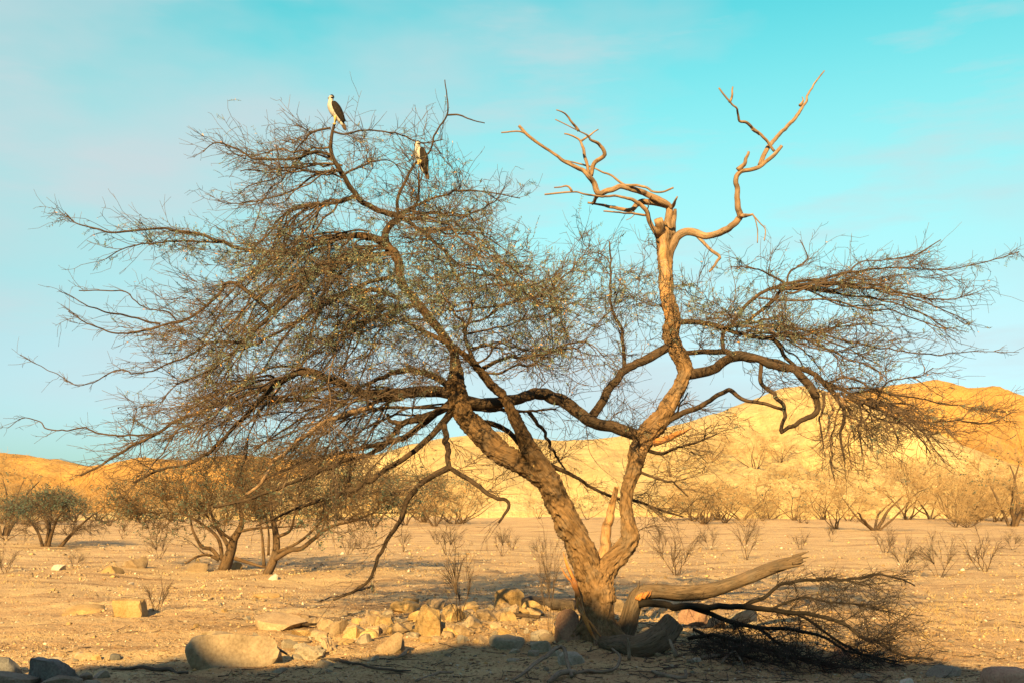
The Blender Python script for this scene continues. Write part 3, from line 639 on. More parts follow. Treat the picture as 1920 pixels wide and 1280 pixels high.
limb('dead_branch', [(1308, 444), (1330, 467), (1348, 481), (1340, 498), (1330, 510)], -0.5, ends=(6, 2.5), **D)
limb('dead_branch', [(1500, 198), (1505, 190), (1504, 182)], 0.3, ends=(5, 2), **D)
# stripped front of the upper stem, split dead slab in the fork, hanging strip of torn bark
limb('stripped_wood', [(1250, 600, 4), (1248, 575, 15), (1247, 545, 19), (1246, 510, 19), (1244, 470, 17), (1243, 440, 12), (1243, 425, 4)], 0.16, 'bare', y0=0.14, keep=False, rough=0.2)
limb('split_slab', [(1128, 1062), (1137, 1010), (1142, 970), (1150, 938), (1156, 912)], 0.42, 'bare', ends=(24, 9), y0=0.3, keep=False)
for k, (dx, w_, e_) in enumerate(((0, 1.0, 0), (5, .7, 14), (-3, .6, 30))):
    limb('torn_bark', [(1056 + dx, 1034 + e_, 2), (1064 + dx, 1062 + e_ * .6, 9 * w_), (1079 + dx, 1100, 10 * w_), (1090 + dx * .5, 1148, 6 * w_), (1106 + dx, 1180 - e_ * .5, 5 * w_), (1121 + dx, 1206 - e_, 1.5)], -0.36, 'torn', y0=-0.34 - .02 * k, keep=False, sides=6, rough=0.5)

# tips that fill the crown: ellipses in the photo, each with its spread in depth
g = np.random.default_rng(5)
def tips(regs):
    out = []
    for cx, cy, rx, ry, n, ym, ys in regs:
        for _ in range(n):
            a, r = g.uniform(0, 2 * math.pi), math.sqrt(g.uniform(0, 1))
            p = at(cx + math.cos(a) * r * rx, cy + math.sin(a) * r * ry, TD + ym + np.clip(g.normal(0, ys), -2.2 * ys, 2.2 * ys)); out.append(p)
    o = np.array(out); return o[o[:, 2] > 0.55]
regs = [(620, 285, 165, 62, 26, 0, .9), (520, 275, 100, 25, 7, -.2, .6), (770, 280, 110, 40, 14, 0, .8), (860, 370, 120, 50, 26, 0, 1), (870, 440, 90, 50, 17, 0, 1.1), (640, 400, 190, 60, 26, 0, 1.2), (490, 390, 90, 35, 7, 0, .8),
        (440, 460, 190, 35, 22, -.2, 1), (560, 480, 190, 60, 34, 0, 1.5), (720, 520, 190, 80, 52, 0, 1.7), (550, 570, 200, 70, 38, 0, 1.6), (390, 560, 110, 50, 16, -.2, 1.2),
        (330, 610, 110, 40, 9, 0, 1), (430, 660, 160, 70, 30, 0, 1.4), (330, 725, 130, 50, 16, 0, 1.1), (540, 690, 200, 75, 40, 0, 1.7), (700, 650, 160, 90, 42, 0, 1.6),
        (370, 800, 160, 60, 22, 0, 1.3), (540, 810, 200, 80, 36, 0, 1.6), (280, 850, 90, 35, 8, -.2, .9), (470, 880, 180, 45, 20, -.5, 1.3), (640, 890, 130, 60, 24, -.6, 1.2), (720, 800, 110, 60, 14, 0, 1.3),
        (930, 560, 140, 80, 54, 0, 1.5), (1080, 570, 150, 65, 36, 0, 1.4), (1150, 470, 100, 50, 12, .2, 1), (980, 660, 140, 60, 24, 0, 1.5), (1090, 680, 100, 60, 18, 0, 1.3), (1200, 590, 80, 90, 22, 0, 1.1), (1010, 500, 70, 40, 6, 0, 1),
        (1340, 565, 110, 42, 16, 0, 1.2), (1420, 600, 120, 50, 26, 0, 1.2), (1380, 490, 80, 25, 4, 0, .8), (1570, 530, 130, 32, 14, 0, 1), (1720, 520, 120, 30, 12, 0, .8), (1560, 630, 130, 36, 18, 0, 1.1), (1690, 640, 120, 32, 10, 0, .9),
        (1480, 720, 110, 50, 16, 0, 1), (1620, 720, 90, 40, 18, 0, 1), (1660, 800, 90, 50, 26, -.2, .9), (1780, 775, 110, 35, 14, 0, .8), (1590, 820, 60, 50, 14, -.2, .7), (1340, 640, 80, 40, 12, 0, 1),
        (1240, 850, 80, 50, 16, -.2, .8), (1260, 930, 70, 40, 8, .3, .6), (1150, 760, 80, 50, 14, 0, 1), (1320, 800, 60, 40, 6, -.4, .7), (950, 860, 120, 60, 14, .4, .9), (1060, 830, 80, 50, 10, .3, .9), (790, 900, 60, 50, 6, -.6, .6), (1200, 970, 60, 30, 5, .5, .4), (760, 600, 90, 60, 36, -.9, .6), (690, 560, 80, 60, 16, -1.0, .6), (820, 650, 70, 60, 22, -.8, .6), (760, 480, 70, 50, 16, -.8, .6), (760, 700, 90, 40, 14, -.8, .8)]
tp = tips(regs)
cascade = []
def arcs(n, sx, sy, ex, ey, ds, w=(4.6, 2.0), lift=-12):
    for _ in range(n):
        t_ = g.uniform(0, 1); a = np.array((sx[0] + (sx[1] - sx[0]) * t_, sy[0] + (sy[1] - sy[0]) * t_)); a = a + g.normal(0, 4, 2)
        N_ = np.array(TN); k_ = np.argmin((N_[:, 0] - a[0]) ** 2 + (N_[:, 1] - a[1]) ** 2); a, y0 = N_[k_, :2], N_[k_, 2]
        b = np.array((g.uniform(*ex), g.uniform(*ey))); y1 = y0 * 0.5 + g.normal(0, ds); u = np.linspace(0, 1, 12)[:, None]
        c1 = a + (b - a) * np.array((0.42, 0.02)) + np.array((0, lift)) + g.normal(0, 9, 2); c2 = a + (b - a) * np.array((0.78, 0.55)) + g.normal(0, 9, 2)
        q_ = (1 - u) ** 3 * a + 3 * (1 - u) ** 2 * u * c1 + 3 * (1 - u) * u ** 2 * c2 + u ** 3 * b
        wz = np.cumsum(g.normal(0, 4.2, (12, 2)), 0); q_ = q_ + wz - u * wz[-1]
        cascade.append((np.array([at(p[0], p[1], TD + y0 + (y1 - y0) * v) for p, v in zip(q_, u[:, 0])]), np.linspace(w[0], w[1], 12) / 2 * TD / FPX))
arcs(24, (620, 770), (450, 480), (350, 640), (540, 760), 1.5); arcs(10, (700, 800), (545, 600), (520, 680), (640, 780), 1.5)
arcs(15, (515, 660), (722, 735), (240, 480), (720, 900), 1.4); arcs(16, (690, 850), (740, 770), (470, 720), (820, 960), 1.2)
arcs(9, (571, 661), (389, 365), (440, 570), (430, 540), 0.9); arcs(8, (620, 640), (288, 325), (450, 560), (300, 400), 0.7); arcs(8, (745, 800), (405, 440), (850, 980), (360, 520), 1.0)
arcs(10, (830, 900), (500, 690), (930, 1090), (520, 680), 1.2); arcs(10, (1545, 1640), (718, 765), (1600, 1790), (770, 870), 0.7); arcs(9, (1421, 1560), (554, 520), (1600, 1830), (500, 620), 0.7); arcs(8, (1330, 1455), (608, 640), (1480, 1700), (600, 720), 0.8)
limbs += cascade
OUT = T0 + np.array((-0.4, 0.2, 2.4))
B = connect(limbs, tp, g, 0.8, 0.0085, 0.12, 0.026, OUT) + cascade
bb = Tubes()
for P, r in B: bb.batch(spline(P, max(8, int(length(P) / 0.06))), np.interp(np.linspace(0, 1, max(8, int(length(P) / 0.06))), np.linspace(0, 1, len(r)), r), 5, True, 0.12, 3)
o = child('small_branches', bb, M['twig']); o['kind'] = 'stuff'

def twigs(parent, polys, g, sp, L0, L1, r, name='twigs', m='twig', outc=None, spurs=5.0, up=0.02, wob=0.20, loc=None, spur_l=(0.05, 0.16), sides=3, spread=0.8, flat=0.75, nc=6, ns=3):
    P0, T, f = sample(polys, sp, g); n = len(P0)
    side = nrm(np.cross(T, g.normal(0, 1, (n, 3)))); side[:, 2] *= flat
    oc = nrm((P0 - outc) * np.array((1, 1, 0.3))) if outc is not None else 0
    D_ = nrm(T * 0.75 + side * spread + 0.35 * oc + np.array((0, 0, up)))
    L = g.uniform(L0, L1, n) * np.where(f > 0.85, 0.8, 1)
    bias = 0.05 * oc + np.array((0, 0, up * 0.4))
    C, rc = grow(P0, D_, L, nc, wob, bias, g.uniform(0.7, 1.1, n) * r, np.full(n, r * 0.5), g)
    t = Tubes(); t.batch(C, rc, sides)
    k = int(n * spurs); a = g.integers(0, n, k); b = g.integers(1, nc, k); c = nrm(C[a, b] - C[a, b - 1])
    SD = nrm(c * 0.7 + nrm(np.cross(c, g.normal(0, 1, (k, 3)))) * 0.9)
    SL = g.uniform(*spur_l, k) * np.where(g.uniform(0, 1, k) < 0.12, 2.2, 1)
    S, rs = grow(C[a, b] - (C[a, b] - C[a, b - 1]) * g.uniform(0, 1, (k, 1)), SD, SL, ns, 0.22, np.zeros(3), np.full(k, r * 0.62), np.full(k, r * 0.42), g)
    t.batch(S, rs, 3)
    o = t.build(name, M[m], parent); o['kind'] = 'stuff'
    if loc is not None: o.location = loc
    return C, S
CT, ST = twigs(tree, B + [p for p in thin if p[1].min() < 0.022], g, 0.097, 0.22, 0.66, 0.0043, outc=OUT, spurs=3.5, loc=BASE, spur_l=(0.06, 0.2), spread=0.7, wob=0.19, flat=0.45, ns=4)
CW, SW = twigs(tree, wisp, g, 0.13, 0.12, 0.45, 0.0038, outc=OUT, spurs=2.4, loc=BASE, spur_l=(0.04, 0.12), spread=0.6, wob=0.2)
# leaves: olive tufts in the layers that still carry them, dry ones scattered
LR = [(420, 470, 170, 45, .45), (560, 490, 190, 50, .4), (720, 530, 150, 90, .7), (820, 560, 130, 90, .8), (960, 560, 170, 60, .8), (1130, 540, 120, 60, .55), (1340, 570, 130, 60, .7), (1050, 640, 120, 60, .45), (880, 400, 130, 60, .35), (640, 330, 170, 80, .25), (430, 640, 160, 80, .3), (620, 640, 160, 70, .45), (1600, 560, 220, 60, .2), (1560, 640, 150, 60, .25), (350, 730, 150, 70, .15), (280, 440, 100, 30, .5), (1800, 750, 90, 30, .25)]
def leafw(P):
    q_ = proj(P); w = np.full(len(P), 0.05)
    for cx, cy, rx, ry, a in LR: w += a * np.exp(-((q_[:, 0] - cx) / rx) ** 2 - ((q_[:, 1] - cy) / ry) ** 2)
    return w
allp = np.concatenate((CT[:, 2:].reshape(-1, 3), ST[:, 1:].reshape(-1, 3))); w = leafw(allp) * (0.35 + np.clip(fbm(allp * 2.2, 2, 77) + 0.5, 0, 1.4))
mid = ST[:, 2]; wl_ = leafw(mid) * (0.3 + np.clip(fbm(mid * 2.2, 2, 77) + 0.5, 0, 1.4))
sh = ST[g.uniform(0, 1, len(ST)) < np.clip(wl_ * 0.92, 0, 0.9)]
u_ = np.linspace(0.15, 1.0, 7); seg = np.minimum((u_ * 3).astype(int), 2); fr_ = u_ * 3 - seg
pts_ = sh[:, seg] * (1 - fr_)[None, :, None] + sh[:, seg + 1] * fr_[None, :, None]; dirs = nrm(sh[:, seg + 1] - sh[:, seg])
sd = nrm(np.cross(dirs, np.repeat(g.normal(0, 1, (len(sh), 1, 3)), 7, 1)))
Cc = np.concatenate((pts_, pts_)).reshape(-1, 3); Dd = np.concatenate((sd + dirs * 0.5, -sd + dirs * 0.5)).reshape(-1, 3) + g.normal(0, 0.25, (len(sh) * 14, 3)); m_ = len(Cc)
o = child('leaves', leaves_mesh('leaves', Cc, Dd, g.uniform(0.018, 0.038, m_), g.uniform(0.0034, 0.006, m_), g), M['leaf']); o['kind'] = 'stuff'
print('leaf blades', m_)
sel = allp[g.uniform(0, 1, len(allp)) < 0.012 + 0.02 * np.clip(w, 0, 1)]; m_ = len(sel)
o = child('dry_leaves', leaves_mesh('dry_leaves', sel, g.normal(0, 1, (m_, 3)) * np.array((1, 1, 0.5)) + np.array((0, 0, -0.6)), g.uniform(0.02, 0.045, m_), g.uniform(0.004, 0.008, m_), g), M['deadleaf']); o['kind'] = 'stuff'
print('tree twigs', len(CT), len(ST), 'B', len(B))

# ------------------------------------------------------------------ two perched birds of prey
def fmat(name, c1, c2, scale=40):
    return plain_mat(name, c1, c2, scale, 0.85)
M['feather_white'] = fmat('white_plumage', (0.26, 0.25, 0.245), (0.40, 0.395, 0.395), 35)
M['feather_dark'] = fmat('dark_plumage', (0.006, 0.005, 0.0045), (0.02, 0.015, 0.012), 45)
M['feather_tail'] = fmat('tail_plumage', (0.012, 0.01, 0.008), (0.12, 0.08, 0.05), 40)
M['beak'] = plain_mat('beak', (0.03, 0.03, 0.035), (0.05, 0.05, 0.055), 20, 0.4, spec=0.5)
M['eye'] = plain_mat('eye', (0.012, 0.01, 0.01), (0.02, 0.015, 0.01), 20, 0.15, spec=0.6)
M['foot'] = plain_mat('bird_foot', (0.40, 0.30, 0.12), (0.5, 0.38, 0.16), 30, 0.7)
def loft(pts, Y, sides=14, flat=1.0, n=22, base=None):
    """pts: (px, py, radius px, depth offset m); body of rings round that line"""
    a = np.array(pts, float); b = spline(a * np.array((1, 1, 1, 1000)), n); b[:, 3] /= 1000
    k = Y / FPX; C = np.array([at(p[0], p[1], Y + p[3]) for p in b]); t = nrm(np.gradient(C, axis=0))
    v = np.tile(np.array((0.0, 1.0, 0.0)), (n, 1)); v = nrm(v - t * (v * t).sum(1)[:, None]); u = np.cross(t, v)
    e = np.ones(n); e[0] = e[-1] = 0.25
    th = np.arange(sides) / sides * 2 * math.pi; r = b[:, 2] * k * e
    V = C[:, None, :] + (np.cos(th)[None, :, None] * u[:, None, :] + np.sin(th)[None, :, None] * v[:, None, :] * flat) * r[:, None, None]
    V = V.reshape(-1, 3); i = (np.arange(n - 1)[:, None] * sides + 0 * np.arange(sides)[None, :]); j = np.arange(sides)[None, :]; j2 = (j + 1) % sides
    F = np.stack((i + j, i + j2, i + sides + j2, i + sides + j), -1).reshape(-1, 4)
    caps = np.array([list(range(sides))[::-1], [(n - 1) * sides + q_ for q_ in range(sides)]])
    return V - (base if base is not None else 0), [F, caps]
def bird(body, wings, tail, beak, eyes, stripe, legs, Y, feet, label):
    base = at(*feet, Y); e = tag(empty('bird_of_prey', base), label, 'bird')
    def part(name, m, pts, parent=e, **k):
        V, F = loft(pts, Y, base=base, **k); return link(name, mesh_np(name, V, F), M[m], parent)
    part('body', 'feather_white', body, n=30, flat=0.95)
    for w_ in wings:
        wg = part('wing', 'feather_dark', w_, flat=0.45, n=24)
        # long flight feathers lying along the folded wing
        a = np.array(w_)
        for f_ in range(4):
            s = a[2:].copy(); s[:, 0] += (f_ - 1.2) * 1.6; s[:, 2] = np.linspace(2.2, 0.8, len(s)); s[:, 3] += (-0.012 if a[0, 3] < 0 else 0.012)
            part('flight_feather', 'feather_dark', s, wg, flat=0.4, n=10, sides=6)
    tl = part('tail', 'feather_tail', tail, flat=0.4, n=10)
    part('beak', 'beak', beak, n=9, sides=8)
    for q_ in eyes: part('eye', 'eye', [(q_[0] - 0.55, q_[1], 0.2, q_[2]), (q_[0], q_[1], 0.95, q_[2]), (q_[0] + 0.55, q_[1], 0.2, q_[2])], n=8, sides=8)
    for s in stripe: part('eye_stripe', 'feather_dark', s, n=10, sides=8, flat=0.5)
    for lg in legs:
        l_ = part('leg', 'foot', lg, n=8, sides=8); fx, fy, _, fd = lg[-1]
        for dx, dy in ((-3.2, 1.2), (-2.2, 2.6), (0.6, 2.9), (2.8, 1.4)):
            part('toe', 'foot', [(fx, fy - 0.4, 0.9, fd), (fx + dx * 0.6, fy + dy * 0.2, 0.8, fd - 0.015), (fx + dx, fy + dy, 0.45, fd - 0.012)], l_, n=6, sides=6)
bird([(621, 179.5, 1.5, 0), (620.5, 181.5, 4.2, 0), (620.8, 184.5, 5.2, 0), (620.3, 188, 4.6, 0), (620.0, 191, 5.4, 0), (621.0, 196, 8.0, 0), (623.5, 203, 9.2, 0), (627, 210.5, 8.6, 0), (631, 217, 7.0, 0), (635.5, 224, 5.0, 0), (640, 231, 3.4, 0), (643, 236, 2.0, 0)],
     [[(623, 189.5, 2.0, -.035), (625.5, 194, 5.0, -.045), (630, 202, 6.6, -.05), (635, 211, 6.2, -.046), (640, 220, 4.8, -.036), (644, 229, 2.6, -.02)],
      [(625, 189.5, 2.0, .035), (628, 194, 4.6, .045), (633, 202, 6.0, .05), (638, 211, 5.6, .046), (642, 220, 4.4, .036), (645.5, 229, 2.4, .02)]],
     [(639, 224, 3.0, 0), (642.5, 232, 3.8, 0.003), (645.5, 238.5, 3.8, 0.004), (648.5, 244.5, 3.2, 0.005)],
     [(617.6, 183.2, 1.7, -.008), (616.0, 183.7, 1.3, -.01), (615.3, 185.0, 0.7, -.011), (615.5, 186.2, 0.2, -.011)],
     [(618.6, 182.6, -.028), (623.4, 183.0, .026)],
     [[(619.5, 182.4, 0.6, -.034), (621.5, 182.7, 1.2, -.035), (624.0, 182.6, 1.2, -.024), (625.6, 184.4, 0.7, -.008)], [(619.0, 179.6, 0.9, -.004), (622.0, 179.0, 2.0, 0), (625, 181.2, 1.7, 0.002), (626.2, 184, 0.8, .004)]],
     [[(629, 217, 4.2, -.025), (628.2, 223, 2.6, -.028), (627.3, 228, 1.1, -.028), (626.6, 231.6, 0.9, -.028)], [(632, 219, 3.8, .02), (630.5, 224, 2.2, .02), (629.2, 229, 1.0, .02), (628.4, 232.2, 0.9, .02)]],
     TD - 0.3, (627, 233), 'dark winged hawk with white breast on the topmost branch under open sky')
bird([(783.5, 265.5, 1.5, 0), (783.2, 267.5, 4.6, 0), (783, 271, 5.4, 0), (783, 275, 4.8, 0), (783.5, 279, 6.4, 0), (785.5, 285, 9.2, 0), (787.5, 292, 10.2, 0), (789.5, 300, 9.0, 0), (791.5, 309, 7.2, 0), (794, 318, 5.2, 0), (797, 326, 3.0, 0)],
     [[(789.5, 276, 2.2, -.048), (791.5, 282, 5.4, -.055), (794, 291, 7.4, -.056), (795.5, 301, 8.4, -.056), (797, 312, 7.0, -.045), (799.5, 325, 3.6, -.025)],
      [(788, 277, 2.0, .045), (792, 283, 4.8, .055), (794.5, 291, 6.0, .055), (796.5, 301, 5.6, .05), (798.5, 312, 4.6, .038), (800.5, 322, 2.4, .02)]],
     [(792, 304, 7.6, -.01), (794, 312, 6.4, -.01), (798, 322, 4.6, 0.004), (801, 330, 4.0, 0.006), (804, 337, 3.0, 0.008)],
     [(779.6, 269.8, 1.7, -.008), (778.0, 270.4, 1.3, -.01), (777.3, 271.8, 0.7, -.011), (777.6, 273.0, 0.2, -.011)],
     [(780.8, 269.4, -.028), (785.6, 269.6, .026)],
     [[(781.6, 269.2, 0.6, -.034), (783.6, 269.5, 1.2, -.035), (786.2, 269.6, 1.2, -.024), (788.2, 271.4, 0.7, -.008)], [(781, 266.0, 0.9, -.004), (784.0, 265.3, 2.0, 0), (787, 267.6, 1.7, 0.002), (788.4, 270.4, 0.8, .004)]],
     [[(786, 302, 4.0, -.05), (785, 305, 2.4, -.09), (784, 306, 1.1, -.14), (783.5, 307, 0.9, -.19)], [(790, 301, 3.8, -.03), (788.5, 303, 2.2, -.08), (788, 303, 1.0, -.13), (787.5, 303.5, 0.9, -.18)]],
     TD + 0.03, (786, 310), 'dark winged hawk half hidden behind a rising forked bare branch')

# ------------------------------------------------------------------ scrub trees and saplings behind
def scrub_parts(e, stemlist, tipsP, g, sp, L0, L1, r, leafy, bark='scrub_bark', twig='twig', outc=(0, 0, 0.5), leaf_m='far_leaf', spurs=3.5, rk=0.009, leaf_sz=(0.05, 0.1), leaf_top=None, rmax=0.04):
    for P, rr_ in stemlist:
        n = max(7, int(length(P) / 0.1)); t = Tubes(); t.batch(spline(P, n), np.interp(np.linspace(0, 1, n), np.linspace(0, 1, len(rr_)), rr_), 8, True, 0.2, 4); t.build('trunk', M[bark], e)
    B_ = connect(stemlist, tipsP, g, 0.8, rk, 0.05, rmax, np.array(outc), 8)
    t = Tubes()
    for P, rr_ in B_: t.batch(P, rr_ * 1.1 + r * 0.4, 4)
    o = t.build('branches', M[twig], e); o['kind'] = 'stuff'
    C, S = twigs(e, B_, g, sp, L0, L1, r, 'crown', twig, np.array(outc), spurs, 0.06, 0.22, None, (L0 * 0.3, L1 * 0.45))
    if leafy > 0:
        P = np.concatenate((C[:, 2:].reshape(-1, 3), S[:, 1:].reshape(-1, 3)))
        k = g.uniform(0, 1, len(P)) < leafy * (0.25 + 1.3 * np.clip(fbm(P * 1.3, 2, 9) + 0.3, 0, 1)) * (1 if leaf_top is None else np.clip((P[:, 2] - leaf_top) * 2, 0, 1))
        P = np.repeat(P[k], 3, 0); P = P + g.normal(0, leaf_sz[0] * 0.6, P.shape)
        o = link('leaves', leaves_mesh('leaves', P, g.normal(0, 1, P.shape) * np.array((1, 1, 0.7)), g.uniform(*leaf_sz, len(P)), g.uniform(0.12, 0.22, len(P)) * leaf_sz[1], g), M[leaf_m], e); o['kind'] = 'stuff'
def traced_tree(name, base_px, strokes, regs, label, seed, leafy, **k):
    g = np.random.default_rng(seed); b = gpt(*base_px); e = tag(empty(name, b), label, 'tree'); Y = b[1]; st = []
    for pts, w0, w1, dy in strokes:
        a = np.array(pts, float); n = max(8, len(a) * 4); s = np.linspace(0, 1, len(a))
        P = np.array([at(p[0], p[1], Y + dy * q_) for p, q_ in zip(a, s)]) - b; st.append((spline(P, n), np.linspace(w0, w1, n) / 2 * Y / FPX * 0.85))
    tp_ = []
    for cx, cy, rx, ry, n, ym, ys in regs:
        for _ in range(n):
            a, r_ = g.uniform(0, 6.283), math.sqrt(g.uniform(0, 1)); tp_.append(at(cx + math.cos(a) * r_ * rx, cy + math.sin(a) * r_ * ry, Y + ym + g.normal(0, ys)) - b)
    tp_ = np.array(tp_); tp_ = tp_[tp_[:, 2] > 0.25]
    scrub_parts(e, st, tp_, g, leafy=leafy, **k); return e
K = dict(twig='mid_twig', sp=0.095, L0=0.25, L1=0.75, r=0.006, spurs=2.8)
traced_tree('scrub_tree', (420, 1067), [
    ([(420, 1069), (431, 1037), (437, 1011), (446, 996), (453, 978), (450, 950)], 26, 8, 0.2), ([(417, 1050), (409, 1009), (378, 982), (352, 967), (324, 958), (290, 962)], 9, 3, -0.4),
    ([(411, 1050), (389, 1039), (367, 1044), (346, 1057)], 8, 4, -0.3), ([(412, 1046), (396, 1028), (378, 1024), (361, 993), (357, 972), (340, 940)], 9, 3, 0.5),
    ([(430, 1040), (425, 1018), (408, 990), (395, 960), (385, 925)], 9, 4, 0.6), ([(436, 1012), (420, 1000), (405, 985)], 7, 3, -0.4), ([(440, 1046), (460, 1052), (485, 1060), (497, 1062)], 9, 4, -0.2), ([(446, 996), (480, 990), (520, 988), (560, 985)], 6, 3, -0.5)],
    [(330, 925, 130, 45, 80, 0, 1.4), (420, 890, 130, 55, 85, 0, 1.5), (260, 950, 100, 28, 50, 0, 1), (440, 950, 100, 35, 50, 0, 1.0), (350, 985, 90, 25, 26, 0, 1)],
    'low spreading scrub tree with several dark stems and an arched root bough', 3, 0.15, **K)
traced_tree('scrub_tree', (500, 1075), [
    ([(498, 1077), (512, 1050), (518, 1024), (516, 991), (510, 969), (505, 930)], 20, 6, 0.2), ([(495, 1060), (492, 1013), (488, 982), (480, 940)], 8, 3, 0.5), ([(515, 1048), (543, 1031), (564, 1028), (586, 1011), (619, 987), (663, 976), (700, 960)], 12, 3, -0.5),
    ([(521, 1034), (553, 1020), (580, 1000), (597, 982), (640, 940)], 9, 3, 0.4), ([(520, 1006), (540, 997), (547, 988), (551, 970), (560, 930)], 8, 3, -0.3), ([(503, 1040), (504, 1000), (500, 975)], 6, 3, -0.2)],
    [(560, 890, 130, 55, 85, 0, 1.5), (660, 925, 120, 50, 65, 0, 1.3), (750, 930, 100, 45, 40, 0, 1.0), (520, 945, 100, 35, 50, 0, 1), (640, 985, 80, 25, 24, 0, 1)],
    'taller scrub tree with slim upright stems and one bough reaching out low', 4, 0.15, **K)
traced_tree('scrub_bush', (95, 1024), [
    ([(85, 1025), (90, 990), (82, 965), (70, 945)], 7, 3, 0.4), ([(90, 1025), (100, 990), (112, 965), (130, 950)], 9, 3, -0.5), ([(80, 1024), (70, 995), (50, 970), (35, 955)], 8, 3, 0.2), ([(112, 1026), (130, 1005), (150, 985), (170, 968), (190, 955)], 9, 2, -0.2),
    ([(92, 1024), (94, 980), (96, 950)], 7, 3, 0.9)],
    [(85, 948, 85, 20, 90, 0, 1.6), (95, 932, 55, 12, 36, 0, 1.1), (50, 980, 50, 25, 40, 0, 1.3), (165, 975, 55, 28, 34, -.2, 1), (110, 985, 50, 20, 24, 0, 1.2)],
    'flat topped green bush with dark stems beside the sandy flat', 8, 0.34, sp=0.11, L0=0.25, L1=0.7, r=0.009, spurs=3.0, leaf_sz=(0.06, 0.12), leaf_top=1.0)

def proto(name, H, W, nst, seed, ntip, leafy, flat=0.42, sp=0.16, L=(0.3, 0.8), r=0.012, twig='far_twig', bark='scrub_bark', lean=0.6, spurs=3.0, thick=0.05, leaf_sz=(0.12, 0.22)):
    g = np.random.default_rng(seed); e = empty(name); st = []
    for k in range(nst):
        a = k / nst * 6.283 + g.uniform(-0.5, 0.5); d = np.array((math.cos(a) * lean, math.sin(a) * lean, 1.0)); d[2] *= g.uniform(0.8, 1.3)
        P, _ = grow(np.array([[math.cos(a) * thick, math.sin(a) * thick, -0.1]]), d[None], np.array([H * g.uniform(0.55, 0.85)]), 8, 0.16, np.array((0, 0, 0.03)), np.ones(1), np.ones(1), g)
        st.append((spline(P[0], 14), np.linspace(thick * g.uniform(0.7, 1.2), thick * 0.25, 14)))
    v = nrm(g.normal(0, 1, (ntip, 3))) * g.uniform(0.35, 1, (ntip, 1)) ** 0.5
    tp_ = v * np.array((W / 2, W / 2, H * flat)) + np.array((0, 0, H * (1 - flat))); tp_ = tp_[tp_[:, 2] > 0.12 * H]
    scrub_parts(e, st, tp_, g, sp, *L, r, leafy, bark, twig, (0, 0, H * 0.3), spurs=spurs, rk=0.010, leaf_sz=leaf_sz, rmax=thick * 0.7)
    return e
used = set()
def hill_z(x, y):
    z = float(zat(x, y)[0])
    for a, b, Z in HILLS:
        if a[0] < x < a[-1] and b[0] < y < b[-1]:
            i = np.searchsorted(a, x) - 1; j = np.searchsorted(b, y) - 1; z = max(z, float(Z[j:j + 2, i:i + 2].min()))
    return z
def place(p, px, py, hpx, H, label, cat, group=None, rot=0.0, wide=1.0, pos=None):
    e = p
    if p.name in used:
        e = p.copy(); col.objects.link(e)
        for c in p.children: d = c.copy(); col.objects.link(d); d.parent = e
    else: used.add(p.name)
    b = gpt(px, py) if pos is None else np.array(pos); s = hpx * b[1] / FPX / H
    e.location = b; e.scale = (s * wide, s * wide, s); e.rotation_euler = (0, 0, rot); return tag(e, label, cat, group)
dry = [proto('dry_bush', 4, 5.0, 5, 21, 70, 0.0, 0.45, r=0.010, spurs=2.2), proto('dry_bush', 4, 5.8, 6, 22, 80, 0.03, 0.40, r=0.010, spurs=2.2), proto('dry_bush', 4, 4.4, 4, 23, 64, 0.0, 0.5, r=0.010, spurs=2.0)]
green = [proto('olive_bush', 4, 5.4, 5, 31, 74, 0.05, 0.42, spurs=2.0, r=0.010), proto('olive_bush', 4, 6.0, 4, 32, 80, 0.16, 0.35, spurs=2.0, r=0.010)]
big = proto('dry_tree', 5, 6.8, 5, 41, 170, 0.0, 0.44, 0.13, r=0.010, twig='far_twig', lean=0.9, thick=0.10)
big2 = proto('dry_tree', 5, 5.6, 4, 42, 150, 0.02, 0.46, 0.14, r=0.010, lean=0.45, thick=0.13)
place(big, 1642, 994, 150, 5, 'wide bare dry tree with many low splayed boughs on the flat', 'tree', rot=0.4, wide=1.0)
place(big2, 1898, 986, 165, 5, 'tall bare dry tree with upright pale trunks by the orange hill', 'tree', rot=1.0)
place(big2, 8, 1004, 150, 5, 'bare dry tree with feathery brown crown behind the green bush', 'tree', rot=2.2, wide=0.9)
hz = [(1250, 977, 55, 0, 0), (1300, 976, 82, 0, 0), (1345, 974, 75, 0, 1), (1392, 975, 95, 0, 2), (1440, 973, 78, 0, 0), (1490, 975, 88, 0, 1), (1545, 974, 85, 0, 2), (1590, 976, 70, 0, 0), (1700, 974, 95, 0, 1), (1745, 973, 110, 0, 2), (1790, 976, 92, 0, 0), (1835, 974, 100, 0, 1), (1872, 976, 80, 0, 2), (1935, 974, 110, 0, 0),
      (140, 978, 70, 0, 1), (205, 985, 78, 0, 2), (265, 980, 66, 0, 0), (320, 976, 72, 0, 1), (590, 976, 70, 0, 2), (640, 974, 80, 0, 0), (-50, 985, 100, 0, 1)]
gg = np.random.default_rng(77)
hz += [(gg.uniform(1270, 1960), gg.uniform(973.5, 992), 26 + 70 * gg.uniform(0, 1) ** 1.5, 0, k % 3) for k in range(26)] + [(gg.uniform(-80, 1000), gg.uniform(974, 983), gg.uniform(45, 85), 0, k % 3) for k in range(26)]
for i, (x, y, h, k, j) in enumerate(hz): place(dry[j], x, y, h, 4, 'dry leafless brown bush in the scrub along the foot of the hills', 'bush', 'dry bushes along the foot of the hills', rot=i * 1.7, wide=1.1 + 0.5 * ((i * 0.618) % 1))
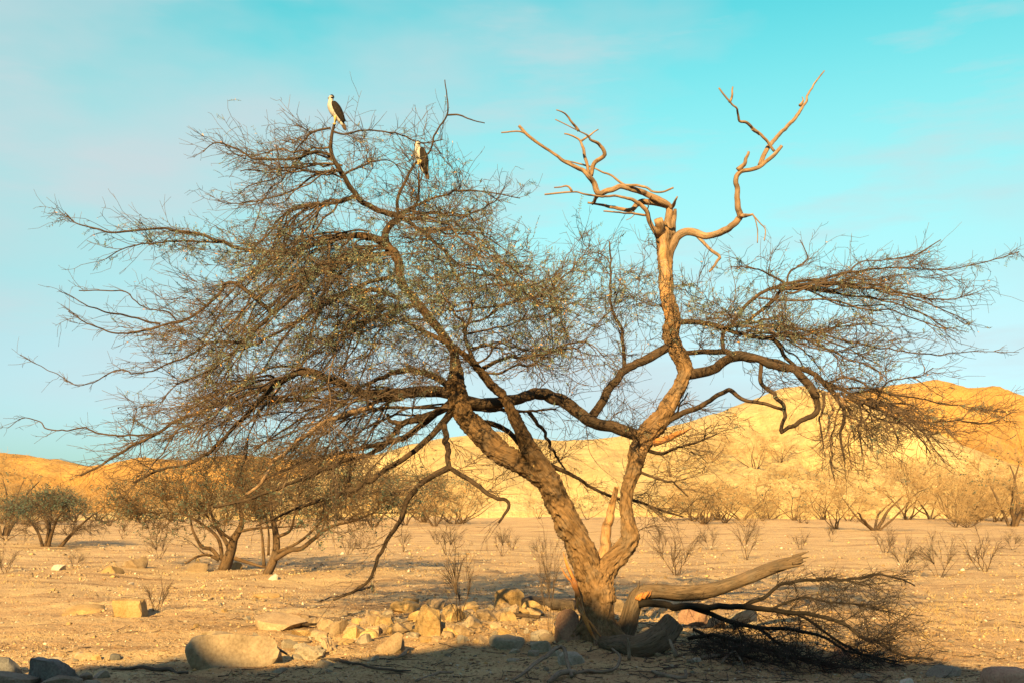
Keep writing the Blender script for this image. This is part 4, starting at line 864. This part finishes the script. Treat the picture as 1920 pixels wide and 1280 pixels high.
for i in range(46):
    y_ = gg.uniform(122, 150); x_ = (gg.uniform(1230, 1960) - 960) / FPX * y_
    place(dry[i % 3], 0, 0, 20 + 62 * gg.uniform(0, 1) ** 1.6, 4, 'dry leafless bush growing on the lower hill slope', 'bush', 'dry bushes on the hill slope', rot=i * 2.3, wide=1.3, pos=(x_, y_, hill_z(x_, y_) - 0.1))
gz = [(12, 1012, 75, 1), (700, 988, 105, 0), (760, 984, 100, 1), (815, 986, 112, 0), (868, 980, 85, 1), (425, 978, 70, 0), (500, 976, 72, 1), (1100, 974, 46, 1), (1010, 973, 40, 0), (1245, 974, 42, 1), (1430, 976, 40, 0), (1300, 974, 40, 1)]
for i, (x, y, h, j) in enumerate(gz): place(green[j], x, y, h, 4, 'olive leafed bush standing among the far scrub', 'bush', 'olive bushes on the flat', rot=i * 2.1, wide=1.2)
sap = [proto('sapling', 1.2, 1.0, 5, 51, 26, 0.0, 0.42, 0.09, (0.15, 0.4), 0.0034, 'twig', 'scrub_bark', 0.42, 1.3, 0.011), proto('sapling', 1.2, 0.9, 4, 52, 22, 0.0, 0.45, 0.10, (0.15, 0.4), 0.0034, 'twig', 'scrub_bark', 0.35, 1.3, 0.010), proto('sapling', 1.2, 1.3, 6, 53, 30, 0.04, 0.4, 0.09, (0.15, 0.4), 0.0034, 'twig', 'scrub_bark', 0.6, 1.3, 0.010, leaf_sz=(0.02, 0.04))]
place(sap[0], 290, 1144, 78, 1.2, 'bare thin stemmed sapling beside the angular ochre rock', 'sapling')
place(sap[1], 860, 1165, 150, 1.2, 'tall bare sapling rising out of the rubble row', 'sapling', wide=0.7)
place(sap[1], 1030, 1198, 210, 1.2, 'very thin tall reddish sapling just in front of the mottled red brown rock', 'sapling', rot=1, wide=0.32)
sz = [(1762, 1081, 85, 2), (1848, 1071, 95, 0), (1697, 1073, 70, 2), (1401, 1049, 85, 1), (1658, 1036, 66, 0), (1268, 1078, 110, 0), (941, 1042, 60, 1), (961, 1031, 44, 0), (757, 1034, 46, 1), (652, 1039, 50, 0), (680, 1037, 36, 2), (297, 1047, 62, 2), (12, 1073, 66, 0), (141, 1066, 40, 2), (1240, 1040, 60, 1), (1330, 1030, 50, 2), (1560, 1015, 40, 1), (820, 1020, 40, 0), (1180, 1035, 36, 2), (1500, 1030, 44, 0), (1012, 1045, 40, 2), (230, 1010, 40, 1), (1900, 1030, 40, 2), (840, 1040, 70, 2)]
for i, (x, y, h, j) in enumerate(sz): place(sap[j], x, y, h, 1.2, ('small upright bare sapling with five fanned stems on the open sunlit sand', 'slim bare sapling with four close stems on the open sunlit sand', 'low wide bare sapling with splayed stems on the open sunlit sand')[j], 'sapling', 'saplings on the open sand', rot=i * 1.3)

# ------------------------------------------------------------------ stones
def icos(sub):
    import bmesh
    bm = bmesh.new(); bmesh.ops.create_icosphere(bm, subdivisions=sub, radius=1.0)
    V_ = np.array([v.co[:] for v in bm.verts]); F_ = np.array([[v.index for v in f.verts] for f in bm.faces]); bm.free(); return V_, F_
ICO = {k: icos(k) for k in (1, 2, 3, 4)}
def rock_mesh(w, d, h, seed, sub=3, cuts=7, rough=0.10, tilt=0.0, box=3.0):
    g = np.random.default_rng(seed); V_, F_ = ICO[sub]; V_ = V_.copy()
    V_ = nrm(np.sign(V_) * np.abs(V_) ** 0.62) * 1.0
    V_ = V_ * (np.abs(V_) ** box).sum(1)[:, None] ** (-1 / box)
    V_ = V_ * (1 + 0.24 * fbm(V_ * 1.1 + seed * 3.1, 2, seed % 97))[:, None]
    for _ in range(cuts):                       # broken faces
        n_ = nrm(g.normal(0, 1, 3)); o_ = g.uniform(0.42, 0.85); t_ = V_ @ n_ - o_; V_ = V_ - np.where(t_ > 0, t_ * 1.0, 0)[:, None] * n_
    V_ = V_ + nrm(V_) * (rough * (0.5 * fbm(V_ * 3.5 + seed, 4, seed % 89) + 0.35 * np.abs(fbm(V_ * 2.1 + seed, 3, seed % 83))))[:, None]
    V_ -= (V_.max(0) + V_.min(0)) / 2; V_ /= (V_.max(0) - V_.min(0))
    if tilt: c, s = math.cos(tilt), math.sin(tilt); V_ = V_ @ np.array(((c, 0, s), (0, 1, 0), (-s, 0, c))); V_ /= (V_.max(0) - V_.min(0))
    V_ = V_ * np.array((w, d, h * 1.45)) + np.array((0, 0, h * 0.275)); me = mesh_np('rock', V_, F_); me.set_sharp_from_angle(angle=0.5); return me
def rock(px, by, w, h, m, label=None, group=None, cuts=7, sub=3, tilt=0.0, seed=None, rough=0.1, lift=0.0, box=3.0):
    b = gpt(px, by - 3); k = b[1] / FPX; seed = seed or int(px * 7 + by * 13)
    o = link('rock', rock_mesh(w * k, max(w, h) * k * 0.8, h * k, seed, sub, cuts, rough, tilt, box), M['stone_' + m])
    o.location = (b[0], b[1] + 0.3 * max(w, h) * k * 0.5, b[2] - 0.02 - 0.10 * h * k + lift); return tag(o, label, 'rock', group)
RUB = ('tan weathered rock lying in the rubble row left of the thorn tree', 'rubble row rocks')
SHD = ('grey rock lying in the shaded foreground below the rubble row', 'shaded foreground rocks')
rock(441, 1248, 174, 65, 'buff', 'big rounded buff boulder with a flat worn face, largest of the rocks', None, 2, 4, 0, 911, 0.10, box=7.0)
rock(524, 1180, 96, 28, 'tan', 'long flat tan slab lying right behind the big boulder')
for a in ((610, 1180, 34, 26), (634, 1197, 44, 31), (598, 1196, 34, 16), (564, 1193, 40, 15), (557, 1207, 55, 19), (660, 1195, 36, 24), (690, 1197, 38, 22), (648, 1210, 31, 14), (752, 1191, 34, 28), (815, 1143, 38, 22), (883, 1176, 44, 22), (866, 1192, 48, 26), (914, 1164, 42, 22), (948, 1191, 28, 16), (720, 1172, 40, 22), (700, 1160, 34, 18), (780, 1165, 40, 22), (940, 1162, 44, 20), (975, 1158, 36, 22), (905, 1186, 22, 12), (672, 1172, 30, 16), (838, 1196, 30, 14), (740, 1205, 28, 14), (985, 1172, 30, 16)): rock(*a, 'tan' if a[0] % 3 else 'ochre', RUB[0] if a[0] % 3 else RUB[0].replace('tan weathered', 'ochre stained'), RUB[1])
rr2 = np.random.default_rng(99)
for k in range(95):
    x_ = 535 + 520 * rr2.uniform(0, 1) ** 0.85; w_ = rr2.uniform(12, 34); rock(x_, rr2.uniform(1140, 1212) + (8 if x_ < 700 else -4), w_, w_ * rr2.uniform(0.45, 0.75), ('tan', 'tan', 'ochre', 'grey')[k % 4], *((RUB[0].replace('tan weathered', {'tan': 'tan weathered', 'ochre': 'ochre stained', 'grey': 'small greyish'}[('tan', 'tan', 'ochre', 'grey')[k % 4]]), RUB[1])), 7, 2)
for a in ((1014, 1200, 38, 22), (1040, 1230, 34, 19), (965, 1226, 22, 12), (962, 1242, 26, 10), (700, 1240, 20, 13), (610, 1250, 34, 14), (1000, 1232, 24, 14), (157, 1277, 32, 20), (185, 1273, 32, 18), (168, 1292, 42, 20), (108, 1294, 74, 32), (520, 1262, 36, 12), (560, 1238, 30, 14)): rock(*a, 'grey', *SHD)
rock(580, 1238, 58, 34, 'grey', 'rough pitted conglomerate rock leaning on its twin beside the big boulder', None, 2, 4, 0, None, 0.5)
rock(614, 1224, 36, 30, 'tan', 'smaller rough lumpy rock tight against the pitted conglomerate rock', None, 2, 4, 0, None, 0.45)
rock(730, 1226, 66, 46, 'tan', 'large angular tan rock with one face in shadow at the front of the rubble', None, 9)
rock(804, 1193, 50, 60, 'ochre', 'tall tilted pale ochre slab standing on end in the rubble row', None, 6, 3, -0.35, 333)
rock(757, 1149, 58, 25, 'ochre', 'smooth elongated ochre rock at the back of the rubble row', None, 3)
rock(850, 1164, 46, 33, 'ochre', 'squarish ochre block right behind the tall sapling', None, 9)
rock(882, 1155, 36, 28, 'ochre', 'rounded ochre rock just right of the squarish block')
rock(955, 1143, 60, 42, 'ochre', 'tall rounded bright ochre rock at the far right of the rubble row', None, 4)
rock(1000, 1152, 42, 28, 'ochre', 'low ochre rock in front of the dark fallen log')
rock(950, 1217, 66, 29, 'grey', 'broad smooth grey rock half buried before the rubble row', None, 3)
rock(1014, 1224, 40, 27, 'grey', 'rounded grey rock next to the mottled red brown rock', None, 3)
rock(1060, 1202, 54, 66, 'red', 'upright mottled red brown rock leaning against the trunk foot', None, 6, 3, 0.35)
rock(1072, 1246, 50, 27, 'pale', 'smooth pale grey rock behind the bent grey stick', None, 3)
rock(1300, 1174, 58, 38, 'red', 'rounded red brown rock under the dark fallen bough', None, 4)
rock(1396, 1179, 52, 40, 'grey', 'rounded grey brown rock among the fallen thorn branches', None, 4)
rock(1343, 1180, 38, 24, 'tan', 'low tan rock between two rounded rocks under the fallen branches')
rock(1307, 1243, 17, 12, 'pale', 'small round white stone in front of the brush pile', None, 2, 2)
rock(1162, 1150, 26, 30, 'tan', 'narrow tan rock wedged between trunk and fallen log')
rock(1247, 1166, 24, 18, 'tan', 'small tan rock under the fallen log')
rock(1702, 1284, 24, 16, 'pale', 'small pale stone lying alone below the fallen thorn branches', None, 3, 2)
rock(1900, 1296, 96, 50, 'red', 'large reddish boulder at the edge of the shade beyond the brush', None, 4)
rock(1775, 1270, 64, 22, 'grey', 'long low grey rock under the tips of the fallen branches')
rock(1583, 1237, 32, 30, 'red', 'small red brown rock caught under the fallen branches')
rock(1618, 1274, 34, 14, 'grey', 'flat grey stone at the front edge of the brush')
rock(82, 1288, 112, 58, 'dark', 'large dark slate boulder with a ridged top', None, 5, 4, 0, 412, 0.14)
rock(6, 1270, 52, 40, 'dark', 'dark rounded boulder touching the large slate boulder', None, 4)
rock(18, 1296, 84, 38, 'grey', 'grey rounded boulder in front of the large slate boulder', None, 4)
rock(155, 1240, 38, 20, 'tan', 'half buried tan stone at the very edge of the shade', None, 3)
rock(102, 1244, 26, 14, 'grey', 'small grey stone behind the large slate boulder', None, 3)
rock(180, 1239, 19, 14, 'ochre', 'small split orange stone on the edge of the shade', None, 6)
rock(215, 1238, 24, 14, 'dark', 'small dark angular stone next to the split orange stone')
rock(242, 1158, 60, 38, 'ochre', 'angular bright ochre block with a dark cleft side', None, 3, 3, 0.12, 143, 0.05, box=9.0)
rock(155, 1153, 80, 20, 'ochre', 'flat pale ochre slab sunk in the sand beside the angular block', None, 3)
rock(208, 1077, 38, 17, 'ochre', 'bright orange rock out on the sunlit sand', None, 8)
rock(104, 1071, 30, 13, 'pale', 'pale low rock out on the sunlit sand')
rock(246, 1066, 48, 22, 'tan', 'broad tan rock with a dark notch on the sand')
rock(368, 1073, 46, 20, 'tan', 'long tan rock at the foot of the low scrub tree')
rock(441, 1070, 26, 17, 'ochre', 'ochre rock between the two scrub trees')
rock(512, 1089, 19, 14, 'pale', 'small round pale stone before the taller scrub tree', None, 2)
rock(500, 1123, 46, 12, 'ochre', 'flat bright yellow slab flush with the sand')
LBL = {'tan': 'small loose tan stone on the open sand', 'ochre': 'small loose ochre stone on the open sand', 'pale': 'small loose whitish stone on the open sand', 'grey': 'small loose grey stone on the open sand'}
g = np.random.default_rng(19)
smesh = {}
for kind in LBL:
    smesh[kind] = []
    for s in range(5):
        me = rock_mesh(1, 0.8, 0.5, 300 + s * 17 + len(kind), 2, 6, 0.1); me.materials.append(M['stone_' + kind]); smesh[kind].append(me)
for i in range(420):
    px, py = g.uniform(-40, 1960), 1035 + 230 * g.uniform(0, 1) ** 0.8
    if 1060 < px < 1200 and py > 1120: continue
    kind = ('tan', 'tan', 'ochre', 'pale', 'grey')[g.integers(0, 5)] if py < 1200 else ('tan', 'grey', 'grey')[g.integers(0, 3)]
    b = gpt(px, py); w_ = (5 + 13 * g.uniform(0, 1) ** 1.7) * (0.6 + 0.4 * (py - 1035) / 200) * b[1] / FPX
    o = bpy.data.objects.new('stone', smesh[kind][g.integers(0, 5)]); col.objects.link(o); o.location = (b[0], b[1], b[2] - 0.12 * w_); o.scale = (w_, w_ * g.uniform(0.7, 1.1), w_ * g.uniform(0.7, 1.2)); o.rotation_euler = (0, 0, g.uniform(0, 6.28))
    tag(o, LBL[kind], 'stone', 'loose ' + kind + ' stones')

# ------------------------------------------------------------------ fallen wood
def stick(name, pts, label, cat, m='grey_wood', lift=None, rough=0.34, sides=12, group=None, y=None, thin_=0.78):
    """pts (px, py, width px, height above ground m): wood lying on the ground, its lower ends touching it"""
    a = np.array(pts, float); b0 = gpt(a[0, 0], a[0, 1]) if y is None else at(a[0, 0], a[0, 1], y); W = []
    for q_ in a:
        if y is None:
            b = gpt(q_[0], q_[1] + 0 * q_[3]); p = b + np.array((0, 0, q_[3] + q_[2] / 2 * b[1] / FPX * 0.7))
        else:
            p = at(q_[0], q_[1], y + q_[3])
        W.append(p)
    W = np.array(W); n = max(8, int(length(W) / 0.04)); P = spline(W, n)
    r_ = np.interp(np.linspace(0, 1, n), np.linspace(0, 1, len(a)), a[:, 2]) / 2 * W[0, 1] / FPX * thin_
    P = P + np.stack((0 * r_, fbm(np.stack((np.arange(n) * 0.3, 0 * r_ + a[0, 0], 0 * r_), 1), 2, 3) * 0.02, fbm(np.stack((np.arange(n) * 0.3, 0 * r_ + a[0, 1], 0 * r_), 1), 2, 4) * 0.014), 1)
    base = b0.copy(); base[2] = zat(b0[0], b0[1])[0]
    t = Tubes(); t.batch(P - base, r_, sides, True, rough, int(a[0, 0]))
    return t, base, P, r_
def simple_stick(name, pts, label, cat, m='grey_wood', **k):
    grp = k.pop('group', None); t, base, P, r_ = stick(name, pts, label, cat, m, **k); o = t.build(name, M[m]); o.location = base; return tag(o, label, cat, grp)
# the big broken log beside the trunk
e = tag(empty('fallen_log', gpt(1185, 1182)), 'thick broken bough, bent at a torn elbow, propped beside the trunk', 'log'); eb = np.array(e.location)
def epart(name, pts, m, y, par=e, sides=20, rough=0.16):
    a = np.array(pts, float); W = np.array([at(q_[0], q_[1], y + q_[3]) for q_ in a]); n = max(10, int(length(W) / 0.025)); P = spline(W, n)
    r_ = np.interp(np.linspace(0, 1, n), np.linspace(0, 1, len(a)), a[:, 2]) / 2 * y / FPX
    t = Tubes(); t.batch(P - eb, r_, sides, True, rough, 9); return t.build(name, M[m], par)
LY = TD + 0.12
epart('bough', [(1168, 1194, 36, -.05), (1178, 1165, 31, 0), (1186, 1135, 29, 0.02), (1198, 1113, 27, .03), (1228, 1108, 27, 0.05), (1280, 1112, 28, 0.1), (1330, 1106, 27, 0.12), (1390, 1086, 25, 0.15), (1450, 1063, 23, 0.2), (1490, 1050, 21, 0.2), (1502, 1046, 16, 0.2)], 'log_bark', LY, sides=28, rough=0.26)
for pts in ([(1440, 1068, 8, .14), (1475, 1062, 8, .12), (1508, 1058, 3, 0.1)], [(1488, 1046, 10, .2), (1504, 1038, 6, .2), (1517, 1033, 2, 0.2)], [(1490, 1052, 9, .15), (1505, 1046, 6, .14), (1516, 1044, 2, 0.14)], [(1486, 1056, 8, .1), (1502, 1053, 5, .1), (1512, 1051, 2, 0.1)], [(1192, 1112, 9, -.04), (1197, 1098, 6, -.04), (1199, 1088, 2, -.04)], [(1200, 1108, 6, -.02), (1206, 1098, 4, -.02), (1208, 1092, 1.5, -.02)]):
    epart('splinter', pts, 'log_bark', LY, sides=8, rough=0.4)
for k in range(9):
    x0, y0 = 1192 + 3.0 * k, 1122 - 1.0 * k + (k % 3) * 2
    epart('torn_heartwood', [(x0, y0, 4.5, -.085), (x0 + 3, y0 - 4 - (k % 2) * 2, 5, -.10), (x0 + 5, y0 - 8 - (k % 3) * 2, 1.5, -.095)], 'torn', LY, sides=6, rough=0.5)
# sawn-off looking log lying in front
simple_stick('fallen_log', [(1125, 1212, 20, 0.0), (1170, 1222, 30, 0.0), (1205, 1228, 40, 0.0), (1235, 1224, 42, 0.06), (1262, 1218, 38, 0.2)], 'weathered grey log with its cut end raised in front of the trunk', 'log', 'log_bark', rough=0.22, sides=32, thin_=1.0)
simple_stick('fallen_log', [(980, 1140, 20, 0.02), (1020, 1141, 24, 0.02), (1078, 1144, 22, 0.02)], 'dark old log lying behind the rubble row up to the trunk', 'log', 'dark_wood', thin_=1.0)
simple_stick('stick', [(920, 1156, 8, 0.03), (965, 1160, 9, 0.03), (1012, 1164, 7, 0.03)], 'brown stick lying across the right end of the rubble row', 'stick', 'limb')
simple_stick('stick', [(958, 1282, 7, 0.01), (1008, 1264, 10, 0.1), (1053, 1252, 11, 0.2), (1064, 1262, 10, 0.08), (1072, 1272, 9, 0.0)], 'bleached grey stick bent like an elbow in the shaded foreground', 'stick')
simple_stick('stick', [(1028, 1280, 9, 0.0), (1050, 1272, 13, 0.03), (1078, 1266, 12, 0.0)], 'short thick grey stick under the elbow shaped stick', 'stick')
simple_stick('stick', [(1077, 1264, 9, 0.0), (1117, 1262, 10, 0.0), (1150, 1262, 11, 0.01), (1163, 1258, 9, 0.12), (1148, 1250, 5, 0.18)], 'grey stick with an upturned hooked end before the trunk', 'stick')
simple_stick('stick', [(1222, 1258, 5, 0.0), (1242, 1268, 8, 0.0), (1284, 1271, 9, 0.0), (1285, 1268, 6, 0.06)], 'curved pale stick with a short upturned stub on bare soil', 'stick')
simple_stick('stick', [(1316, 1236, 7, 0.0), (1350, 1234, 9, 0.01), (1388, 1232, 8, 0.03)], 'straight pale stick along the front of the brush pile', 'stick')
simple_stick('stick', [(1352, 1244, 7, 0.0), (1376, 1242, 8, 0.1), (1390, 1250, 7, 0.06), (1397, 1256, 4, 0.0)], 'arched grey stick at the front of the brush pile', 'stick')
simple_stick('stick', [(1180, 1238, 8, 0.0), (1179, 1237, 7, 0.12), (1177, 1238, 4, 0.25)], 'short pale stake standing upright before the weathered log', 'stick')
simple_stick('stick', [(1270, 1233, 10, 0.0), (1262, 1231, 8, 0.08), (1256, 1230, 5, 0.18)], 'forked pale stub leaning on the weathered log', 'stick')
simple_stick('stick', [(200, 1254, 5, 0.0), (255, 1256, 9, 0.01), (306, 1258, 9, 0.01), (352, 1264, 5, 0.0)], 'long dark stick lying left of the big boulder', 'stick', 'dark_wood')
simple_stick('stick', [(727, 1237, 3, 0.0), (749, 1234, 9, 0.01), (767, 1220, 4, 0.02)], 'short curved bleached stick before the angular tan rock', 'stick')
simple_stick('stick', [(600, 1236, 4, 0.0), (660, 1248, 9, 0.01), (712, 1258, 8, 0.0), (770, 1258, 5, 0.0)], 'long dark twisted stick right of the pitted rock', 'stick', 'dark_wood')
simple_stick('stick', [(780, 1278, 6, 0.0), (820, 1268, 8, 0.01), (850, 1266, 4, 0.02)], 'pale twisted stick in the bare shaded foreground', 'stick')
simple_stick('stick', [(484, 1246, 9, 0.0), (496, 1240, 10, 0.09), (518, 1238, 8, 0.12), (541, 1240, 4, 0.07)], 'dark arched stick leaning on the big boulder', 'stick', 'dark_wood')
simple_stick('stick', [(700, 1100, 6, 0.0), (640, 1118, 6, 0.0), (600, 1128, 4, 0.0)], 'thin brown stick lying in the dappled tree shade', 'stick', 'limb')
simple_stick('stick', [(540, 1170, 8, 0.02), (575, 1178, 10, 0.03), (602, 1172, 6, 0.04)], 'brown stick wedged behind the long flat slab', 'stick', 'limb')

# fallen thorn branches: each a bough with its twigs
def fallen(strokes, regs, base_px, label, seed, y, m='shaded_wood'):
    g = np.random.default_rng(seed); b = gpt(*base_px); e = tag(empty('fallen_branch', b), label, 'branch'); st = []
    for pts, w0, w1, y0, y1 in strokes:
        a = np.array(pts, float); n = max(10, len(a) * 4); yy = np.linspace(y0, y1, len(a)); P = np.array([at(p[0], p[1], y + q_) for p, q_ in zip(a, yy)])
        P[:, 2] = np.maximum(P[:, 2], zat(P[:, 0], P[:, 1]) + 0.02); P = P - b
        s_ = spline(P, n); w_ = fbm(np.stack((np.arange(n) * 0.5, 0 * s_[:, 0] + pts[0][0], 0 * s_[:, 0]), 1), 2, seed); s_ = s_ + np.stack((0 * w_, w_ * 0.03, w_ * 0.012), 1)
        r_ = np.linspace(w0, w1, n) / 2 * y / FPX; st.append((s_, r_)); t = Tubes(); t.batch(s_, r_, 8, True, 0.15, seed); t.build('bough', M[m], e)
    tp_ = []
    for cx, cy, rx, ry, n, ym, ys in regs:
        for _ in range(n):
            a, r_ = g.uniform(0, 6.283), math.sqrt(g.uniform(0, 1)); p = at(cx + math.cos(a) * r_ * rx, cy + math.sin(a) * r_ * ry, y + ym + g.normal(0, ys))
            p[2] = max(p[2], zat(p[0], p[1])[0] + 0.02); tp_.append(p - b)
    B_ = connect(st, np.array(tp_), g, 0.8, 0.006, 0.0, 0.02, None, 9); t = Tubes()
    for P, r_ in B_: t.batch(P, r_, 4)
    o = t.build('side_branches', M['brush'], e); o['kind'] = 'stuff'
    twigs(e, B_ + st, g, 0.11, 0.12, 0.42, 0.0036, 'twigs', 'brush', np.array((-1.0, 0, 0)), 2.6, -0.03, 0.22, None, (0.05, 0.15))
fallen([([(1197, 1132), (1247, 1130), (1262, 1138), (1280, 1136), (1340, 1137), (1391, 1135), (1441, 1142), (1495, 1149), (1549, 1156), (1582, 1169), (1616, 1193), (1650, 1206), (1700, 1230), (1750, 1246)], 13, 3, 0, -0.9),
        ([(1391, 1135), (1431, 1119), (1455, 1098), (1475, 1090), (1549, 1087), (1599, 1085), (1643, 1078), (1683, 1082), (1717, 1099)], 8, 2.5, -0.2, 0.3), ([(1441, 1142), (1500, 1120), (1560, 1130), (1620, 1135), (1680, 1150)], 5, 2, -0.2, 0.5)],
       [(1560, 1110, 110, 40, 34, 0, .5), (1640, 1150, 90, 50, 34, -.2, .5), (1680, 1210, 80, 40, 30, -.6, .4), (1500, 1180, 80, 30, 20, -.5, .4), (1480, 1090, 60, 40, 12, 0, .4), (1660, 1080, 70, 25, 14, .2, .3)],
       (1290, 1182), 'long dead thorn branch reaching from the trunk across the brush, twigs raised', 61, TD + 0.05)
fallen([([(1290, 1136), (1330, 1149), (1374, 1166), (1421, 1176), (1481, 1179), (1542, 1193), (1599, 1223), (1683, 1240)], 10, 3, 0, -1.2), ([(1495, 1150), (1522, 1166), (1565, 1196), (1620, 1225), (1700, 1255)], 6, 2, -0.4, -1.3), ([(1421, 1176), (1460, 1205), (1520, 1235), (1600, 1262)], 6, 2, -0.5, -1.3)],
       [(1450, 1205, 90, 30, 34, -.8, .4), (1560, 1230, 100, 25, 34, -1, .4), (1650, 1245, 90, 25, 30, -1.2, .3), (1380, 1190, 60, 30, 24, -.5, .3)],
       (1330, 1190), 'low dark thorn branch crushed flat over the brush pile', 62, TD + 0.02)
fallen([([(1290, 1195), (1340, 1190), (1400, 1205), (1470, 1225), (1550, 1250)], 7, 2, -0.2, -1.2), ([(1300, 1180), (1350, 1205), (1390, 1225), (1430, 1240)], 6, 2, -0.2, -1.2)],
       [(1360, 1212, 80, 22, 46, -.7, .35), (1440, 1225, 80, 25, 40, -1, .3), (1530, 1245, 90, 20, 30, -1.2, .3)],
       (1300, 1210), 'matted tangle of fine dead twigs on the ground beside the weathered log', 63, TD - 0.1)

# ------------------------------------------------------------------ gravel and litter
g = np.random.default_rng(23)
def scatter(name, n, xr, yfun, wfun, m, flat, lim=None, seed=0, shape=1):
    V_ = np.array(((1, 0, 0), (-1, 0, 0), (0, 1, 0), (0, -1, 0), (0, 0, 1), (0, 0, -1)), float); F_ = np.array(((0, 2, 4), (2, 1, 4), (1, 3, 4), (3, 0, 4), (2, 0, 5), (1, 2, 5), (3, 1, 5), (0, 3, 5)))
    px = g.uniform(xr[0], xr[1], n); py = yfun(n); Y = CAMH * FPX / np.maximum(py - 945, 8)
    X = (px - 960) / FPX * Y * 1.0; Pn = np.stack((X, Y, 0 * X), 1)
    keep = g.uniform(0, 1, n) < np.clip(0.45 + 1.1 * fbm(Pn * 0.9, 3, 61 + seed), 0.06, 1) if lim is None else lim(X, Y)
    X, Y = X[keep], Y[keep]; k = len(X); Z = zat(X, Y); w_ = wfun(k) * Y / FPX
    sc = np.stack((w_ * g.uniform(0.6, 1.3, k) * shape, w_ * g.uniform(0.6, 1.2, k), w_ * flat * g.uniform(0.6, 1.3, k)), 1) / 2
    a = g.uniform(0, 6.283, k); c, s = np.cos(a), np.sin(a)
    L_ = (V_[None] * (1 + 0.3 * g.uniform(-1, 1, (k, len(V_), 1))) + 0.35 * g.uniform(-1, 1, (k, len(V_), 3))) * sc[:, None, :]
    Rx = np.stack((L_[..., 0] * c[:, None] - L_[..., 1] * s[:, None], L_[..., 0] * s[:, None] + L_[..., 1] * c[:, None], L_[..., 2]), -1) + np.stack((X, Y, Z + sc[:, 2] * 0.3), 1)[:, None, :]
    F2 = (F_[None] + np.arange(k)[:, None, None] * len(V_)).reshape(-1, 3)
    o = link(name, mesh_np(name, Rx.reshape(-1, 3), F2, smooth=False), m); o['kind'] = 'stuff'; return o
o = scatter('gravel', 76000, (-250, 2170), lambda n: 1000 + 300 * g.uniform(0, 1, n) ** 0.8, lambda k: 1.3 + 4.6 * g.uniform(0, 1, k) ** 3.2, M['pebble'], 0.7)
tag(o, 'loose gravel and pebbles strewn over the sandy ground', 'gravel')
o = scatter('gravel', 9000, (-250, 2170), lambda n: 1015 + 275 * g.uniform(0, 1, n) ** 0.9, lambda k: 4.0 + 6.0 * g.uniform(0, 1, k) ** 2.2, M['pebble'], 0.65, None, 7)
tag(o, 'coarser chips of broken stone lying in drifts on the sand', 'gravel')
o = scatter('wood_litter', 26000, (-100, 2000), lambda n: 1060 + 230 * g.uniform(0, 1, n) ** 0.8, lambda k: 2.0 + 4.0 * g.uniform(0, 1, k) ** 2, M['litter'], 0.35,
            lambda X, Y: g.uniform(0, 1, len(X)) < np.clip(0.16 + 0.9 * np.exp(-((X - 1.2) / 1.2) ** 2 - ((Y - 13.0) / 0.8) ** 2) + 0.6 * np.exp(-((X + 0.8) / 1.8) ** 2 - ((Y - 13.5) / 0.7) ** 2) + 0.9 * np.exp(-((X - 3.0) / 1.2) ** 2 - ((Y - 12.0) / 0.8) ** 2) + 0.5 * np.exp(-((X + 2.0) / 3.0) ** 2 - ((Y - 16.5) / 3.0) ** 2) + 0.45 * (Y < 12.2), 0, 1), 5, 2.2)
tag(o, 'dark bark chips and leaf litter around the trunk foot', 'litter')
# loose twigs on the soil
n = 900; px = np.concatenate((g.uniform(150, 1900, 500), g.normal(1330, 110, 400))); py = np.concatenate((g.uniform(1120, 1285, 500), g.normal(1215, 22, 400))); Y = CAMH * FPX / (np.maximum(py, 1120) - 945); X = (px - 960) / FPX * Y
P0 = np.stack((X, Y, zat(X, Y) + 0.012), 1); n = len(X); a = g.uniform(0, 6.28, n)
C, rc = grow(P0, np.stack((np.cos(a), np.sin(a), 0 * a), 1), g.uniform(0.06, 0.38, n), 6, 0.25, np.zeros(3), g.uniform(0.003, 0.007, n), np.full(n, 0.002), g)
for k in range(1, 6): C[:, k, 2] = np.maximum(C[:, k, 2] * 0.3 + 0.7 * (zat(C[:, k, 0], C[:, k, 1]) + 0.012), zat(C[:, k, 0], C[:, k, 1]) + 0.006)
t = Tubes(); t.batch(C, rc, 4); o = t.build('loose_twigs', M['dark_wood']); o['kind'] = 'stuff'; tag(o, 'small broken twigs littering the shaded soil', 'twigs')

n = 4200; px = g.uniform(-100, 2020, n); py = 992 + 200 * g.uniform(0, 1, n) ** 1.6; Y = CAMH * FPX / (py - 945); X = (px - 960) / FPX * Y
kp = fbm(np.stack((X, Y, 0 * X), 1) * 0.45, 3, 91) > 0.12; X, Y = X[kp], Y[kp]; n = len(X)
X = np.repeat(X, 5) + g.normal(0, 0.035, n * 5); Y = np.repeat(Y, 5) + g.normal(0, 0.035, n * 5); P0 = np.stack((X, Y, zat(X, Y) - 0.005), 1); n = len(X)
C, rc = grow(P0, np.stack((g.normal(0, 0.5, n), g.normal(0, 0.5, n), np.ones(n)), 1), g.uniform(0.04, 0.14, n), 3, 0.2, np.zeros(3), 0.0016 + 0.00005 * Y, np.full(n, 0.0008), g)
M['straw'] = plain_mat('straw', (0.34, 0.24, 0.10), (0.52, 0.40, 0.2), 3)
t = Tubes(); t.batch(C, rc, 3, False); o = t.build('dry_grass', M['straw']); o['kind'] = 'stuff'; tag(o, 'sparse straw coloured dry grass in patches on the flat', 'grass')
tri = 0
for me in bpy.data.meshes: tri += len(me.loops) - 2 * len(me.polygons)
print('TRIANGLES', tri)
